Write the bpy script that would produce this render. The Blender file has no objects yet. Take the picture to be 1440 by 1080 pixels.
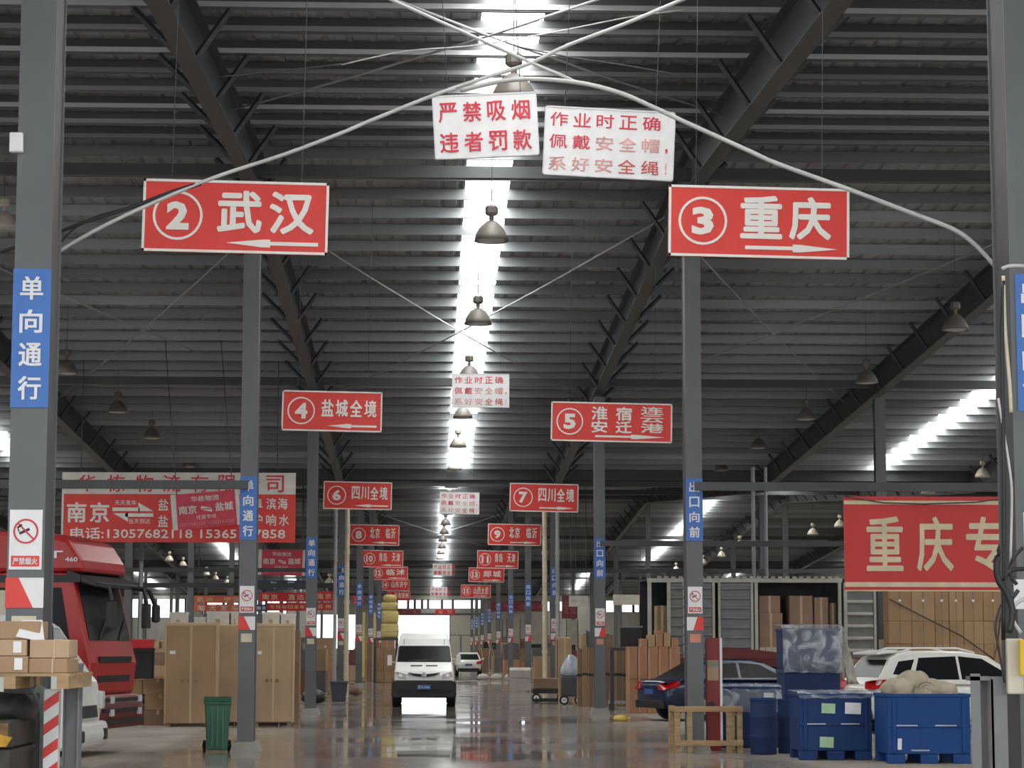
import bpy, math, random
from mathutils import Vector, Matrix
random.seed(7)
R = random.Random(11)
C = bpy.context.scene.collection
SC = bpy.context.scene
# ---------------------------------------------------------------- camera
U = 0.0065            # metres per survey unit
D = 21.0              # bay length along the aisle
EYE = 260 * U
F = D / U             # focal length in pixels of the 1440x1080 frame
ax_y = Vector((-120, -371, -F)).normalized()
up = Vector((0.005, 1.0, 0.0)); ax_z = (up - ax_y * up.dot(ax_y)).normalized()
ax_x = ax_y.cross(ax_z).normalized()
W2C = Matrix((ax_x, ax_y, ax_z)).transposed()      # world axes written in camera axes
C2W = W2C.transposed()
cam = bpy.data.cameras.new('camera'); camo = bpy.data.objects.new('camera', cam); C.objects.link(camo)
camo.matrix_world = Matrix.Translation((0, 0, EYE)) @ C2W.to_4x4()
cam.sensor_fit = 'HORIZONTAL'; cam.sensor_width = 36.0; cam.lens = F * 36.0 / 1440.0
cam.clip_start = 0.5; cam.clip_end = 2000
SC.camera = camo
# ---------------------------------------------------------------- daylight and exposure
wd = bpy.data.worlds.new('overcast'); SC.world = wd; wd.use_nodes = True
wd.node_tree.nodes['Background'].inputs[0].default_value = (0.93, 0.97, 1.0, 1)
wd.node_tree.nodes['Background'].inputs[1].default_value = 3.2
SKY_STRENGTH = 17.0
SC.view_settings.view_transform = 'Standard'; SC.view_settings.look = 'None'
SC.view_settings.gamma = 1.0; SC.view_settings.use_curve_mapping = False
SC.view_settings.exposure = 0.0
SC.cycles.max_bounces = 6; SC.cycles.diffuse_bounces = 4; SC.cycles.glossy_bounces = 3
SC.cycles.transparent_max_bounces = 8; SC.cycles.sample_clamp_indirect = 4.0
pl = bpy.data.lights.new('entrance_portal', 'AREA'); pl.shape = 'RECTANGLE'; pl.size = 80; pl.size_y = 9.5
pl.cycles.is_portal = True
po = bpy.data.objects.new('entrance_portal', pl); C.objects.link(po)
po.location = (0, -5.0, 4.7); po.rotation_euler = (math.radians(90), 0, 0)

# ---------------------------------------------------------------- survey helpers
def at(px, py, d):
    "world point seen at photo pixel (px, py) on the plane d bays away"
    v = C2W @ Vector((px - 720, 540 - py, -F))
    t = d * D / v.y
    return Vector((0, 0, EYE)) + v * t
def fl(px, py):
    "floor point at a photo pixel"
    v = C2W @ Vector((px - 720, 540 - py, -F))
    return Vector((0, 0, EYE)) + v * (-EYE / v.z)
def uz(h): return (h + 260) * U
# ---------------------------------------------------------------- materials
MATS = {}
def mat(name, col, rough=0.6, metal=0.0, var=0.12, scale=3.0, bump=0.0, stretch=None, spec=None, emit=0):
    if name in MATS: return MATS[name]
    m = bpy.data.materials.new(name); m.use_nodes = True; MATS[name] = m
    nt = m.node_tree; b = nt.nodes['Principled BSDF']
    b.inputs['Roughness'].default_value = rough; b.inputs['Metallic'].default_value = metal
    if spec is not None: b.inputs['Specular IOR Level'].default_value = spec
    tc = nt.nodes.new('ShaderNodeTexCoord'); mp = nt.nodes.new('ShaderNodeMapping')
    nt.links.new(tc.outputs['Object'], mp.inputs[0])
    if stretch: mp.inputs['Scale'].default_value = stretch
    n = nt.nodes.new('ShaderNodeTexNoise'); n.inputs['Scale'].default_value = scale; n.inputs['Detail'].default_value = 4
    nt.links.new(mp.outputs[0], n.inputs['Vector'])
    r = nt.nodes.new('ShaderNodeValToRGB')
    r.color_ramp.elements[0].position = 0.3; r.color_ramp.elements[1].position = 0.7
    r.color_ramp.elements[0].color = (*[max(0, c * (1 - var)) for c in col], 1)
    r.color_ramp.elements[1].color = (*[min(1, c * (1 + var)) for c in col], 1)
    nt.links.new(n.outputs[0], r.inputs[0]); nt.links.new(r.outputs[0], b.inputs['Base Color'])
    if bump:
        bp = nt.nodes.new('ShaderNodeBump'); bp.inputs['Strength'].default_value = bump
        nt.links.new(n.outputs[0], bp.inputs['Height']); nt.links.new(bp.outputs[0], b.inputs['Normal'])
    if emit:
        b.inputs['Emission Color'].default_value = (1, 1, 0.97, 1); b.inputs['Emission Strength'].default_value = emit
    return m
def hx(s):
    v = [int(s[i:i+2], 16) / 255 for i in (0, 2, 4)]
    return tuple(c / 12.92 if c < .04045 else ((c + .055) / 1.055) ** 2.4 for c in v)
steel = mat('grey_paint', (0.125, 0.133, 0.138), 0.5, var=0.12, scale=1.5)
steel_dk = mat('rafter_paint', (0.065, 0.07, 0.075), 0.55, var=0.15, scale=1.0)
galv = mat('galvanised_purlin', (0.38, 0.395, 0.405), 0.5, 0.0, var=0.35, scale=0.35, stretch=(0.25, 1, 1))
def per_object(m, lo, hi):
    "each piece of this material a little lighter or darker at random"
    t = m.node_tree; b = t.nodes['Principled BSDF']; src = b.inputs['Base Color'].links[0].from_socket
    oi = t.nodes.new('ShaderNodeObjectInfo'); r = t.nodes.new('ShaderNodeMapRange'); r.inputs['To Min'].default_value = lo; r.inputs['To Max'].default_value = hi
    t.links.new(oi.outputs['Random'], r.inputs['Value'])
    h = t.nodes.new('ShaderNodeHueSaturation'); t.links.new(r.outputs[0], h.inputs['Value']); t.links.new(src, h.inputs['Color']); t.links.new(h.outputs[0], b.inputs['Base Color'])
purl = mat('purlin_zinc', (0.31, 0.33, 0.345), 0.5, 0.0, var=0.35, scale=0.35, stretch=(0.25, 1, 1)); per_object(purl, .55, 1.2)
purl_dk = mat('purlin_shaded', (0.13, 0.138, 0.145), 0.55, 0.0, var=0.3, scale=0.35, stretch=(0.25, 1, 1)); per_object(purl_dk, .7, 1.3)  # darker copy for the near slope, shade put into its colour
lipm = mat('purlin_lit_lip', (0.55, 0.56, 0.57), 0.4, 0.0, var=0.25, scale=0.35, stretch=(0.25, 1, 1)); per_object(lipm, .35, 1.25)  # light caught by the lips is put into this bright tone
sheet = mat('roof_sheet', (0.26, 0.275, 0.29), 0.55, var=0.3, scale=0.5, stretch=(1, 0.1, 1))
red = mat('sign_red', (0.70, 0.045, 0.035), 0.45, var=0.06)
white = mat('sign_white', (0.80, 0.78, 0.74), 0.5, var=0.04)
board = mat('board_white', (0.78, 0.78, 0.79), 0.35, var=0.05, scale=6)
ink = mat('ink_red', (0.62, 0.03, 0.06), 0.5, var=0.1)
fade = mat('ink_faded', (0.66, 0.32, 0.30), 0.5, var=0.25, scale=8)
blue_sign = mat('sign_blue', (0.05, 0.17, 0.52), 0.45, var=0.06)
navy = mat('sign_navy', (0.035, 0.05, 0.15), 0.5)
black = mat('black_plastic', (0.018, 0.018, 0.02), 0.5, var=0.3)
rubber = mat('rubber', (0.02, 0.02, 0.021), 0.75, var=0.3)
chrome = mat('bare_metal', (0.5, 0.5, 0.5), 0.3, 0.8)
glass_dk = mat('dark_glass', (0.012, 0.014, 0.016), 0.24, var=0.2, spec=0.10)
card = mat('cardboard', (0.36, 0.235, 0.135), 0.75, var=0.14, scale=1.3, bump=0.05)
card2 = mat('cardboard_light', (0.45, 0.32, 0.2), 0.75, var=0.14, scale=1.6)
card3 = mat('cardboard_dark', (0.25, 0.165, 0.105), 0.8, var=0.2, scale=1.6)
tape = mat('packing_tape', (0.52, 0.40, 0.26), 0.3, var=0.08)
wood = mat('raw_wood', (0.38, 0.25, 0.13), 0.75, var=0.25, scale=4, stretch=(1, 1, 6))
cream = mat('cream_plastic', (0.62, 0.56, 0.42), 0.5)
concrete = mat('plinth_concrete', (0.26, 0.25, 0.23), 0.85, var=0.2)
# ---------------------------------------------------------------- mesh builder
class G:
    def __init__(s): s.v = []; s.f = []
    def add(s, vs, fs):
        k = len(s.v); s.v += [tuple(v) for v in vs]; s.f += [tuple(i + k for i in f) for f in fs]; return s
    def box(s, c, d, rot=None):
        x, y, z = d[0] / 2, d[1] / 2, d[2] / 2; c = Vector(c)
        P = [Vector(p) for p in ((-x,-y,-z),(x,-y,-z),(x,y,-z),(-x,y,-z),(-x,-y,z),(x,-y,z),(x,y,z),(-x,y,z))]
        if rot: P = [rot @ p for p in P]
        return s.add([c + p for p in P], [(0,3,2,1),(4,5,6,7),(0,1,5,4),(1,2,6,5),(2,3,7,6),(3,0,4,7)])
    def bb(s, x0, x1, y0, y1, z0, z1): return s.box(((x0+x1)/2, (y0+y1)/2, (z0+z1)/2), (abs(x1-x0), abs(y1-y0), abs(z1-z0)))
    def cyl(s, a, b, r, r2=None, n=12, cap=True):
        a = Vector(a); b = Vector(b); r2 = r if r2 is None else r2; w = (b - a).normalized()
        t = Vector((0, 0, 1)) if abs(w.z) < .9 else Vector((1, 0, 0)); p = w.cross(t).normalized(); q = w.cross(p)
        vs = []
        for i in range(n):
            an = 2 * math.pi * i / n; e = p * math.cos(an) + q * math.sin(an); vs += [a + e * r, b + e * r2]
        fs = [(2*i, 2*i+1, (2*i+3) % (2*n), (2*i+2) % (2*n)) for i in range(n)]
        if cap: fs += [tuple(range(0, 2*n, 2)), tuple(reversed(range(1, 2*n, 2)))]
        return s.add(vs, fs)
    def lathe(s, prof, c=(0,0,0), n=16):
        c = Vector(c); vs = []; m = len(prof)
        for i in range(n):
            an = 2 * math.pi * i / n
            vs += [c + Vector((r * math.cos(an), r * math.sin(an), z)) for r, z in prof]
        fs = [(i*m+j, ((i+1) % n)*m+j, ((i+1) % n)*m+j+1, i*m+j+1) for i in range(n) for j in range(m-1)]
        return s.add(vs, fs)
    def tube(s, pts, r, n=6):
        pts = [Vector(p) for p in pts]; vs = []; m = len(pts)
        for k, p in enumerate(pts):
            w = (pts[min(k+1, m-1)] - pts[max(k-1, 0)]).normalized()
            t = Vector((0, 0, 1)) if abs(w.z) < .95 else Vector((1, 0, 0)); a = w.cross(t).normalized(); b = w.cross(a)
            vs += [p + (a * math.cos(2*math.pi*i/n) + b * math.sin(2*math.pi*i/n)) * r for i in range(n)]
        fs = [(k*n+i, k*n+(i+1) % n, (k+1)*n+(i+1) % n, (k+1)*n+i) for k in range(m-1) for i in range(n)]
        fs += [tuple(reversed(range(n))), tuple(range((m-1)*n, m*n))]
        return s.add(vs, fs)
    def prism(s, poly, plane, a, b, b_poly=None):
        "poly in the named plane ('xz','yz','xy'), extruded from a to b along the third axis"
        def P(p, t):
            return {'xz': (p[0], t, p[1]), 'yz': (t, p[0], p[1]), 'xy': (p[0], p[1], t)}[plane]
        n = len(poly); q = b_poly or poly
        return s.add([P(p, a) for p in poly] + [P(p, b) for p in q],
                     [tuple(range(n)), tuple(reversed(range(n, 2*n)))] + [(i, n+i, n+(i+1) % n, (i+1) % n) for i in range(n)])
    def loft(s, rings, close=True, caps=True):
        m = len(rings[0]); k = len(rings)
        vs = [p for r in rings for p in r]
        rng = range(m) if close else range(m-1)
        fs = [(i*m+j, i*m+(j+1) % m, (i+1)*m+(j+1) % m, (i+1)*m+j) for i in range(k-1) for j in rng]
        if caps: fs += [tuple(reversed(range(m))), tuple(range((k-1)*m, k*m))]
        return s.add(vs, fs)
    def build(s, name, m, parent=None, loc=None, rotz=0, bevel=0, smooth=False, sub=0):
        me = bpy.data.meshes.new(name); me.from_pydata(s.v, [], s.f); me.materials.append(m)
        import bmesh
        bm = bmesh.new(); bm.from_mesh(me); bmesh.ops.recalc_face_normals(bm, faces=bm.faces); bm.to_mesh(me); bm.free()
        if smooth: me.shade_smooth()
        o = bpy.data.objects.new(name, me); C.objects.link(o)
        if parent: o.parent = parent
        if loc is not None: o.location = loc
        if rotz: o.rotation_euler = (0, 0, rotz)
        if bevel:
            b = o.modifiers.new('bevel', 'BEVEL'); b.width = bevel; b.segments = 2; b.limit_method = 'ANGLE'
        if sub:
            b = o.modifiers.new('sub', 'SUBSURF'); b.levels = sub; b.render_levels = sub
        return o
def tag(o, label, cat, group=None, kind=None):
    o['label'] = label; o['category'] = cat
    if group: o['group'] = group
    if kind: o['kind'] = kind
    return o
def thing(name, label, cat, loc=(0,0,0), rotz=0, group=None):
    o = bpy.data.objects.new(name, None); C.objects.link(o); o.location = loc; o.rotation_euler = (0, 0, rotz)
    return tag(o, label, cat, group)
def struct(name, g, m, parent=None, **k):
    o = g.build(name, m, parent, **k)
    if not parent: o['kind'] = 'structure'
    return o
def dup(o, parent=None, loc=None, label=None):
    c = o.copy(); C.objects.link(c)
    if parent: c.parent = parent
    if loc is not None: c.location = loc
    if label: c['label'] = label
    for ch in list(o.children):
        if not ch.name.startswith('cable'): dup(ch, c)
    return c
# ---------------------------------------------------------------- lettering
TXT = {}
def text_raw(s, bold):
    ascii_ = s.isascii(); k = (s, bold if ascii_ else 0)
    if k in TXT: return TXT[k]
    cu = bpy.data.curves.new('t', 'FONT'); cu.body = s; cu.resolution_u = 2; cu.offset = bold if ascii_ else 0; cu.extrude = 0.01
    ob = bpy.data.objects.new('t', cu); C.objects.link(ob)
    me = bpy.data.meshes.new_from_object(ob.evaluated_get(bpy.context.evaluated_depsgraph_get()))
    C.objects.unlink(ob); bpy.data.objects.remove(ob)
    TXT[k] = me; return me
def text(s, x, z, w, h, m, parent, y=-0.012, bold=0.022, rot=0.0, name='lettering'):
    "flat raised lettering filling the box centred at local (x, z), facing -Y"
    src = text_raw(s, bold); vs = [v.co for v in src.vertices]
    if not vs: return None
    x0 = min(v.x for v in vs); x1 = max(v.x for v in vs); y0 = min(v.y for v in vs); y1 = max(v.y for v in vs)
    sx = w / max(x1 - x0, 1e-4); sy = h / max(y1 - y0, 1e-4)
    c, n = math.cos(rot), math.sin(rot)
    sh = [(0, 0)] if bold < .01 or s.isascii() else [(-1, -.7), (1, -.7), (-1, .7), (1, .7)]   # heavier strokes: the outline laid down several times, slightly apart
    if len(sh) > 1 and h > .2: sh = [(q * math.cos(i*math.pi/4), q * math.sin(i*math.pi/4)) for i in range(8) for q in ((1, .5) if i % 2 else (1,))]
    k1 = bold * min(w / max(1, len(s)), h) * 0.85
    sx *= 1 - 2 * k1 / w * (len(sh) > 1); sy *= 1 - 1.4 * k1 / h * (len(sh) > 1)
    V = []; Fc = []; base = [(v.x - (x0 + x1) / 2, v.y - (y0 + y1) / 2, v.z) for v in vs]
    polys = [tuple(p.vertices) for p in src.polygons if p.normal.z > -.5]
    for j, (ox, oz) in enumerate(sh):
        o_ = len(V)
        for a, b, e in base:
            a = a * sx + ox * k1; b = b * sy + oz * k1
            V.append((x + a * c - b * n, y - e * 0.3 - j * .0004, z + a * n + b * c))
        Fc += [tuple(i + o_ for i in p) for p in polys]
    me = bpy.data.meshes.new(name); me.from_pydata(V, [], Fc); me.materials.append(m)
    o = bpy.data.objects.new(name, me); C.objects.link(o); o.parent = parent; return o
def ring(g, x, z, r0, r1, y0, y1, n=28):
    vs = []
    for i in range(n):
        a = 2 * math.pi * i / n; c, s_ = math.cos(a), math.sin(a)
        vs += [(x + r0*c, y0, z + r0*s_), (x + r1*c, y0, z + r1*s_), (x + r1*c, y1, z + r1*s_), (x + r0*c, y1, z + r0*s_)]
    fs = []
    for i in range(n):
        j = (i + 1) % n
        for k in range(4): fs.append((i*4+k, j*4+k, j*4+(k+1) % 4, i*4+(k+1) % 4))
    g.add(vs, fs)

# ================================================================ structure
ROWS = [-4983, -3851, -2719, -1587, -455, 683, 1809, 2941, 4073]
DS = [0.82 + i for i in range(12)]
def sheet_h(d):            # underside of the roof sheet above eye, in survey units
    t = (d + 0.18) % 4.0   # valley at -0.18, ridge at 1.82, valley at 3.82 ...
    return 975 + 175 * (t if t < 2 else 4 - t)
KNOTS = [-0.18 + 2 * i for i in range(7)]
XL, XR = -5700, 5900
# floor
g = G(); g.add([(XL*U-3, -14, 0), (XR*U+3, -14, 0), (XR*U+3, 300, 0), (XL*U-3, 300, 0)], [(0,1,2,3)])
fm = bpy.data.materials.new('wet_concrete'); fm.use_nodes = True; nt = fm.node_tree; b = nt.nodes['Principled BSDF']
N = nt.nodes.new; L = nt.links.new
geo = N('ShaderNodeNewGeometry'); sep = N('ShaderNodeSeparateXYZ'); L(geo.outputs['Position'], sep.inputs[0])
def mth(op, a, b_=None, c=None):
    n = N('ShaderNodeMath'); n.operation = op
    for i, q in enumerate((a, b_, c)):
        if q is None: continue
        if isinstance(q, (int, float)): n.inputs[i].default_value = q
        else: L(q, n.inputs[i])
    return n.outputs[0]
def noise(sc, st=(1,1,1), det=4, w=0):
    mp = N('ShaderNodeMapping'); mp.inputs['Scale'].default_value = st; mp.inputs['Location'].default_value = (w, w, 0)
    L(geo.outputs['Position'], mp.inputs[0]); n = N('ShaderNodeTexNoise'); n.inputs['Scale'].default_value = sc; n.inputs['Detail'].default_value = det
    L(mp.outputs[0], n.inputs['Vector']); return n.outputs[0]
def smap(v, a, b_, c, d_):
    n = N('ShaderNodeMapRange'); n.interpolation_type = 'SMOOTHSTEP'
    for i, q in enumerate((v, a, b_, c, d_)):
        if isinstance(q, (int, float)): n.inputs[i].default_value = q
        else: L(q, n.inputs[i])
    return n.outputs[0]
# damp strip along the middle of the aisle, ragged edges
off = mth('ABSOLUTE', mth('SUBTRACT', sep.outputs[0], 0.45))
edge = mth('ADD', off, mth('MULTIPLY', mth('SUBTRACT', noise(0.2, (1, 0.3, 1), 1), 0.5), 1.2))
lane = smap(edge, 0.3, 6.0, 1.0, 0.0)
patch = smap(noise(0.3, (1, 0.25, 1), 2, 9), 0.30, 0.68, 0.0, 1.0)
wet = mth('MULTIPLY', lane, mth('ADD', 0.75, mth('MULTIPLY', patch, 0.25)))
rough = smap(wet, 0.0, 0.8, 0.10, 0.015)
rough = mth('ADD', rough, mth('MULTIPLY', smap(noise(0.42, (.6, .5, 1), 3, 4), 0.34, 0.66, 0.0, 1.0), 0.15))
L(smap(wet, 0.05, 0.75, 0.0, 0.5), b.inputs['Specular IOR Level'])
L(rough, b.inputs['Roughness'])
cr = N('ShaderNodeValToRGB'); L(noise(0.8, (1, 0.5, 1), 6, 3), cr.inputs[0])
cr.color_ramp.elements[0].position = .3; cr.color_ramp.elements[1].position = .72
cr.color_ramp.elements[0].color = (0.25, 0.225, 0.20, 1); cr.color_ramp.elements[1].color = (0.37, 0.335, 0.30, 1)
mx = N('ShaderNodeMix'); mx.data_type = 'RGBA'; L(wet, mx.inputs['Factor']); L(cr.outputs[0], mx.inputs['A']); mx.inputs['B'].default_value = (0.20, 0.178, 0.158, 1)
L(mx.outputs['Result'], b.inputs['Base Color'])
bp = N('ShaderNodeBump'); bp.inputs['Strength'].default_value = 0.02; L(noise(1.5, (1, 0.4, 1)), bp.inputs['Height']); L(bp.outputs[0], b.inputs['Normal'])
floor = struct('floor', g, fm)

# ceiling: ribbed sheet with slots for the rooflights, six slopes
ceil = bpy.data.objects.new('ceiling', None); C.objects.link(ceil); ceil['kind'] = 'structure'
SKY = [165 - 2 * 2264, 165 - 2264, 165, 165 + 2264, 165 + 2 * 2264]
HW = 62   # half width of a rooflight, survey units
edges = [XL] + sum([[x - HW, x + HW] for x in SKY], []) + [XR]
def ribbed(x0, x1, d0, d1, up_=0.0):
    g = G(); h0, h1 = uz(sheet_h(d0)) + up_, uz(sheet_h(d1)) + up_; x = x0 * U; row = []
    while x < x1 * U - 0.01:
        row += [(x, 0), (min(x + .22, x1*U), 0), (min(x + .25, x1*U), .03), (min(x + .30, x1*U), .03)]; x += .33
    row.append((x1 * U, 0))
    n = len(row)
    g.add([(a, d0 * D, h0 + b_) for a, b_ in row] + [(a, d1 * D, h1 + b_) for a, b_ in row], [(i, i+1, n+i+1, n+i) for i in range(n-1)])
    return g
lightm = mat('rooflight_fibreglass', (0.8, 0.8, 0.78), 0.5, emit=SKY_STRENGTH)
for a, c in zip(KNOTS[:-1], KNOTS[1:]):
    for i in range(0, len(edges), 2):
        struct('roof_sheet', ribbed(edges[i], edges[i+1], a, c), sheet, ceil)
    for x in SKY:
        n = 7 if abs(x - 165) < 10 else 1
        for k in range(n):     # the aisle rooflight is laid as separate lengths
            d0 = a + (c - a) * (k + (0.03 if n > 1 else 0.02)) / n; d1 = a + (c - a) * (k + 1 - (0.03 if n > 1 else .02)) / n
            struct('skylight_panel', ribbed(x - HW - 6, x + HW + 6, d0, d1, 0.01), lightm, ceil)
# purlins: lipped channels across the whole width
NP = 15
pg = G(); w = (XR - XL) * U
pg.prism([(0, 0), (.07, 0), (.07, .02), (.012, .02), (.012, .18), (.07, .18), (.07, .2), (0, .2)], 'yz', XL * U, XR * U)
pm = None
for a, c in zip(KNOTS[:-1], KNOTS[1:]):
    for k in range(2 * NP):
        d = a + (c - a) * (k + 0.5) / (2 * NP); z = uz(sheet_h(d)) - 0.21
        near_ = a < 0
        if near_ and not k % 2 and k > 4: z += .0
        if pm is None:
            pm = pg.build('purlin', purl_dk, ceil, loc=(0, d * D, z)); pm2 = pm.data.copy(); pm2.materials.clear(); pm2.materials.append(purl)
            lip = G().bb(XL*U, XR*U, -.03, -.004, .02, .085).build('purlin_lit_lip', lipm, pm)
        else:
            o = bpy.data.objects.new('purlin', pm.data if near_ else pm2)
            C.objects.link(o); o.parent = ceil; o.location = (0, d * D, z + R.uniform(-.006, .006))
            if near_: l_ = bpy.data.objects.new('purlin_lit_lip', lip.data); C.objects.link(l_); l_.parent = o
# rafters along the aisle, tapered I section, with fly braces
def ibeam(x, d0, d1):
    g = G(); hb = 0.70; t = .21
    y0, y1 = d0 * D, d1 * D; z0, z1 = uz(sheet_h(d0)) - t, uz(sheet_h(d1)) - t
    def bar(xa, xb, za, zb):
        g.add([(xa, y0, z0+za), (xb, y0, z0+za), (xb, y0, z0+zb), (xa, y0, z0+zb), (xa, y1, z1+za), (xb, y1, z1+za), (xb, y1, z1+zb), (xa, y1, z1+zb)],
              [(0,1,2,3), (7,6,5,4), (0,4,5,1), (1,5,6,2), (2,6,7,3), (3,7,4,0)])
    bar(x-.125, x+.125, -.018, 0); bar(x-.125, x+.125, -hb, -hb+.018); bar(x-.006, x+.006, -hb+.018, -.018)
    return g
for x in ROWS:
    for a, c in zip(KNOTS[:-1], KNOTS[1:]):
        rf = struct('rafter', ibeam(x * U, a, c), steel_dk, ceil)
        near = a < 3.9 and x in (-1587, -455, 683, 1809)
        allg = G()
        for k in range(2 * NP):
            if k % 2: continue
            d = a + (c - a) * (k + 0.5) / (2 * NP)
            if d < 1.0: continue
            z = uz(sheet_h(d)) - .21
            for s_ in (-1, 1):
                g = G() if near else allg
                p0 = Vector((x * U + s_ * .08, d * D, z - .64)); p1 = Vector((x * U + s_ * (.70 if s_ * x > 0 else .50), d * D, z - .02))
                g.cyl(p0, p1, .045, n=4)
                if near: g.build('fly_brace', steel_dk, rf)
        if allg.v:
            o = allg.build('fly_brace', steel_dk, rf); o['kind'] = 'stuff'
# tie beams over every column line; gutters in the valleys
for d in DS[1:]:
    g = G(); z = uz(sheet_h(d)) - .21 - .42
    g.bb(XL*U, XR*U, d*D-.10, d*D+.10, z-.10, z+.10)
    struct('tie_beam', g, steel_dk, ceil)
for d in KNOTS[2:-1:1]:
    if abs((d + .18) % 4) > .1: continue
    z = uz(sheet_h(d)); g = G()
    g.prism([(-.35, .0), (-.32, -.52), (.32, -.52), (.35, .0)], 'yz', XL*U, XR*U)
    struct('gutter', g, steel_dk, ceil, loc=(0, d * D, z))
# cross bracing rods under the purlins
for (d0, d1, x0, x1) in [(2.02, 3.05, -455, 683), (4.3, 5.2, -455, 683), (1.05, 1.62, -455, 683), (2.02, 3.05, 683, 1809), (2.02, 3.05, -1587, -455), (6.3, 7.3, -455, 683)]:
    for s_ in (0, 1):
        a = (x0, x1)[s_] * U; b_ = (x1, x0)[s_] * U; pts = []
        for t in (0, .25, .5, .75, 1):
            d = d0 + (d1 - d0) * t; pts.append((a + (b_ - a) * t, d * D, uz(sheet_h(d)) - .34 - .12 * math.sin(math.pi * t)))
        struct('tie_rod', G().tube(pts, .016), galv, ceil)

# walls
EW = 11.82 * D
def wz(y): return (11.82 * (911 - y) + 260) * U
wallm = mat('end_wall_sheet', (0.34, 0.33, 0.29), 0.6, var=0.1, stretch=(1, 1, .2))
wb = bpy.data.objects.new('wall_back', None); C.objects.link(wb); wb['kind'] = 'structure'
holes = [(-4950, -3970, 4.84, 6.9), (-3700, -2300, 5.2, 6.8), (-1900, -1180, 0, 5.2), (-555, 378, 0, 5.15), (-575, 905, 5.84, 6.84), (1300, 2300, 5.6, 6.7), (2950, 3900, 5.5, 6.8)]
xs = sorted({XL, XR} | {h[0] for h in holes} | {h[1] for h in holes})
for a, c in zip(xs[:-1], xs[1:]):
    hs = sorted([h for h in holes if h[0] <= a and h[1] >= c], key=lambda h: h[2])
    z = 0
    g = G()
    for h in hs:
        if h[2] > z: g.bb(a*U, c*U, EW, EW+.2, z, h[2])
        z = h[3]
    g.bb(a*U, c*U, EW, EW+.2, z, 8.2)
    struct('wall_panel', g, wallm, wb)
pane = bpy.data.materials.new('window_glass'); pane.use_nodes = True; nt2 = pane.node_tree
for n in list(nt2.nodes):
    if n.type == 'BSDF_PRINCIPLED': nt2.nodes.remove(n)
tr = nt2.nodes.new('ShaderNodeBsdfTransparent'); gl = nt2.nodes.new('ShaderNodeBsdfGlossy'); gl.inputs['Roughness'].default_value = .1
mxs = nt2.nodes.new('ShaderNodeMixShader'); mxs.inputs[0].default_value = .08
nt2.links.new(tr.outputs[0], mxs.inputs[1]); nt2.links.new(gl.outputs[0], mxs.inputs[2]); nt2.links.new(mxs.outputs[0], nt2.nodes['Material Output'].inputs[0])
for i, (a, c, z0, z1) in enumerate([h for h in holes if h[2] > 1]):
    wn = bpy.data.objects.new('window_%d' % (i+1), None); C.objects.link(wn); wn['kind'] = 'structure'
    g = G(); g.bb(a*U, c*U, EW+.02, EW+.12, z0-.06, z0+.06); g.bb(a*U, c*U, EW+.02, EW+.12, z1-.06, z1+.06)
    ms = [-310, -200, -80, 20, 250, 430] if a == -575 else [a + (c-a)*k/4 for k in range(5)]
    for x in ms + [a, c]: g.bb(x*U-.14, x*U+.14, EW+.02, EW+.12, z0, z1)
    struct('window_frame', g, steel_dk, wn)
    struct('pane', G().bb(a*U, c*U, EW+.06, EW+.07, z0, z1), pane, wn)
# sliding leaf beside the open doorway
dr = bpy.data.objects.new('door_1', None); C.objects.link(dr); dr['kind'] = 'structure'
beige = mat('door_sheet', (0.42, 0.41, 0.33), 0.55, var=0.06)
x0, x1 = 385*U, 880*U
for a, c, z0, z1 in [(x0, x1, 3.1, 5.2), (x0, x0+1.1, 0.02, 3.0), (x0+1.2, x1, 0.02, 3.0)]:
    struct('door_panel', G().bb(a+.04, c-.04, EW-.14, EW-.06, z0, z1), beige, dr)
struct('door_frame', G().bb(x0-.08, x1+.08, EW-.1, EW-.05, 0, 5.3), steel, dr)
struct('door_rail', G().bb(-560*U, x1+.1, EW-.2, EW-.04, 5.22, 5.38), steel_dk, dr)
for nm, x in (('wall_left', XL*U), ('wall_right', XR*U)):
    struct(nm, G().bb(x-.1, x+.1, -4, EW, 0, 9.5), wallm)
# ================================================================ columns
CW = .27
signs_left = '单向通行'; signs_right = '出口向前'
def no_smoking(parent, z, y, w=.22, h=.38, x=0):
    g = G(); g.bb(x-w/2, x+w/2, y-.006, y, z-h/2, z+h/2); g.build('notice', board, parent)
    g = G(); ring(g, x, z+h*.14, w*.33, w*.385, y-.010, y-.006, 20)
    a = w*.36; c = G().box((x, y-.009, z+h*.14), (a*1.9, .004, w*.05), Matrix.Rotation(math.radians(45), 3, 'Y')); g.add(c.v, c.f)
    g.build('prohibition_ring', ink, parent)
    g = G(); g.box((x-.01, y-.0075, z+h*.14), (w*.34, .003, w*.08), Matrix.Rotation(math.radians(-25), 3, 'Y')); g.tube([(x-.05, y-.008, z+h*.14), (x-.06, y-.008, z+h*.2), (x-.03, y-.008, z+h*.25)], w*.03, 5)
    g.build('cigarette', black, parent)
    g = G(); g.bb(x-w*.43, x+w*.43, y-.010, y-.006, z-h*.45, z-h*.27); g.build('notice_strip', red, parent)
    text('严禁烟火', x, z-h*.36, w*.75, h*.12, board, parent, y=y-.012)
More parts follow.
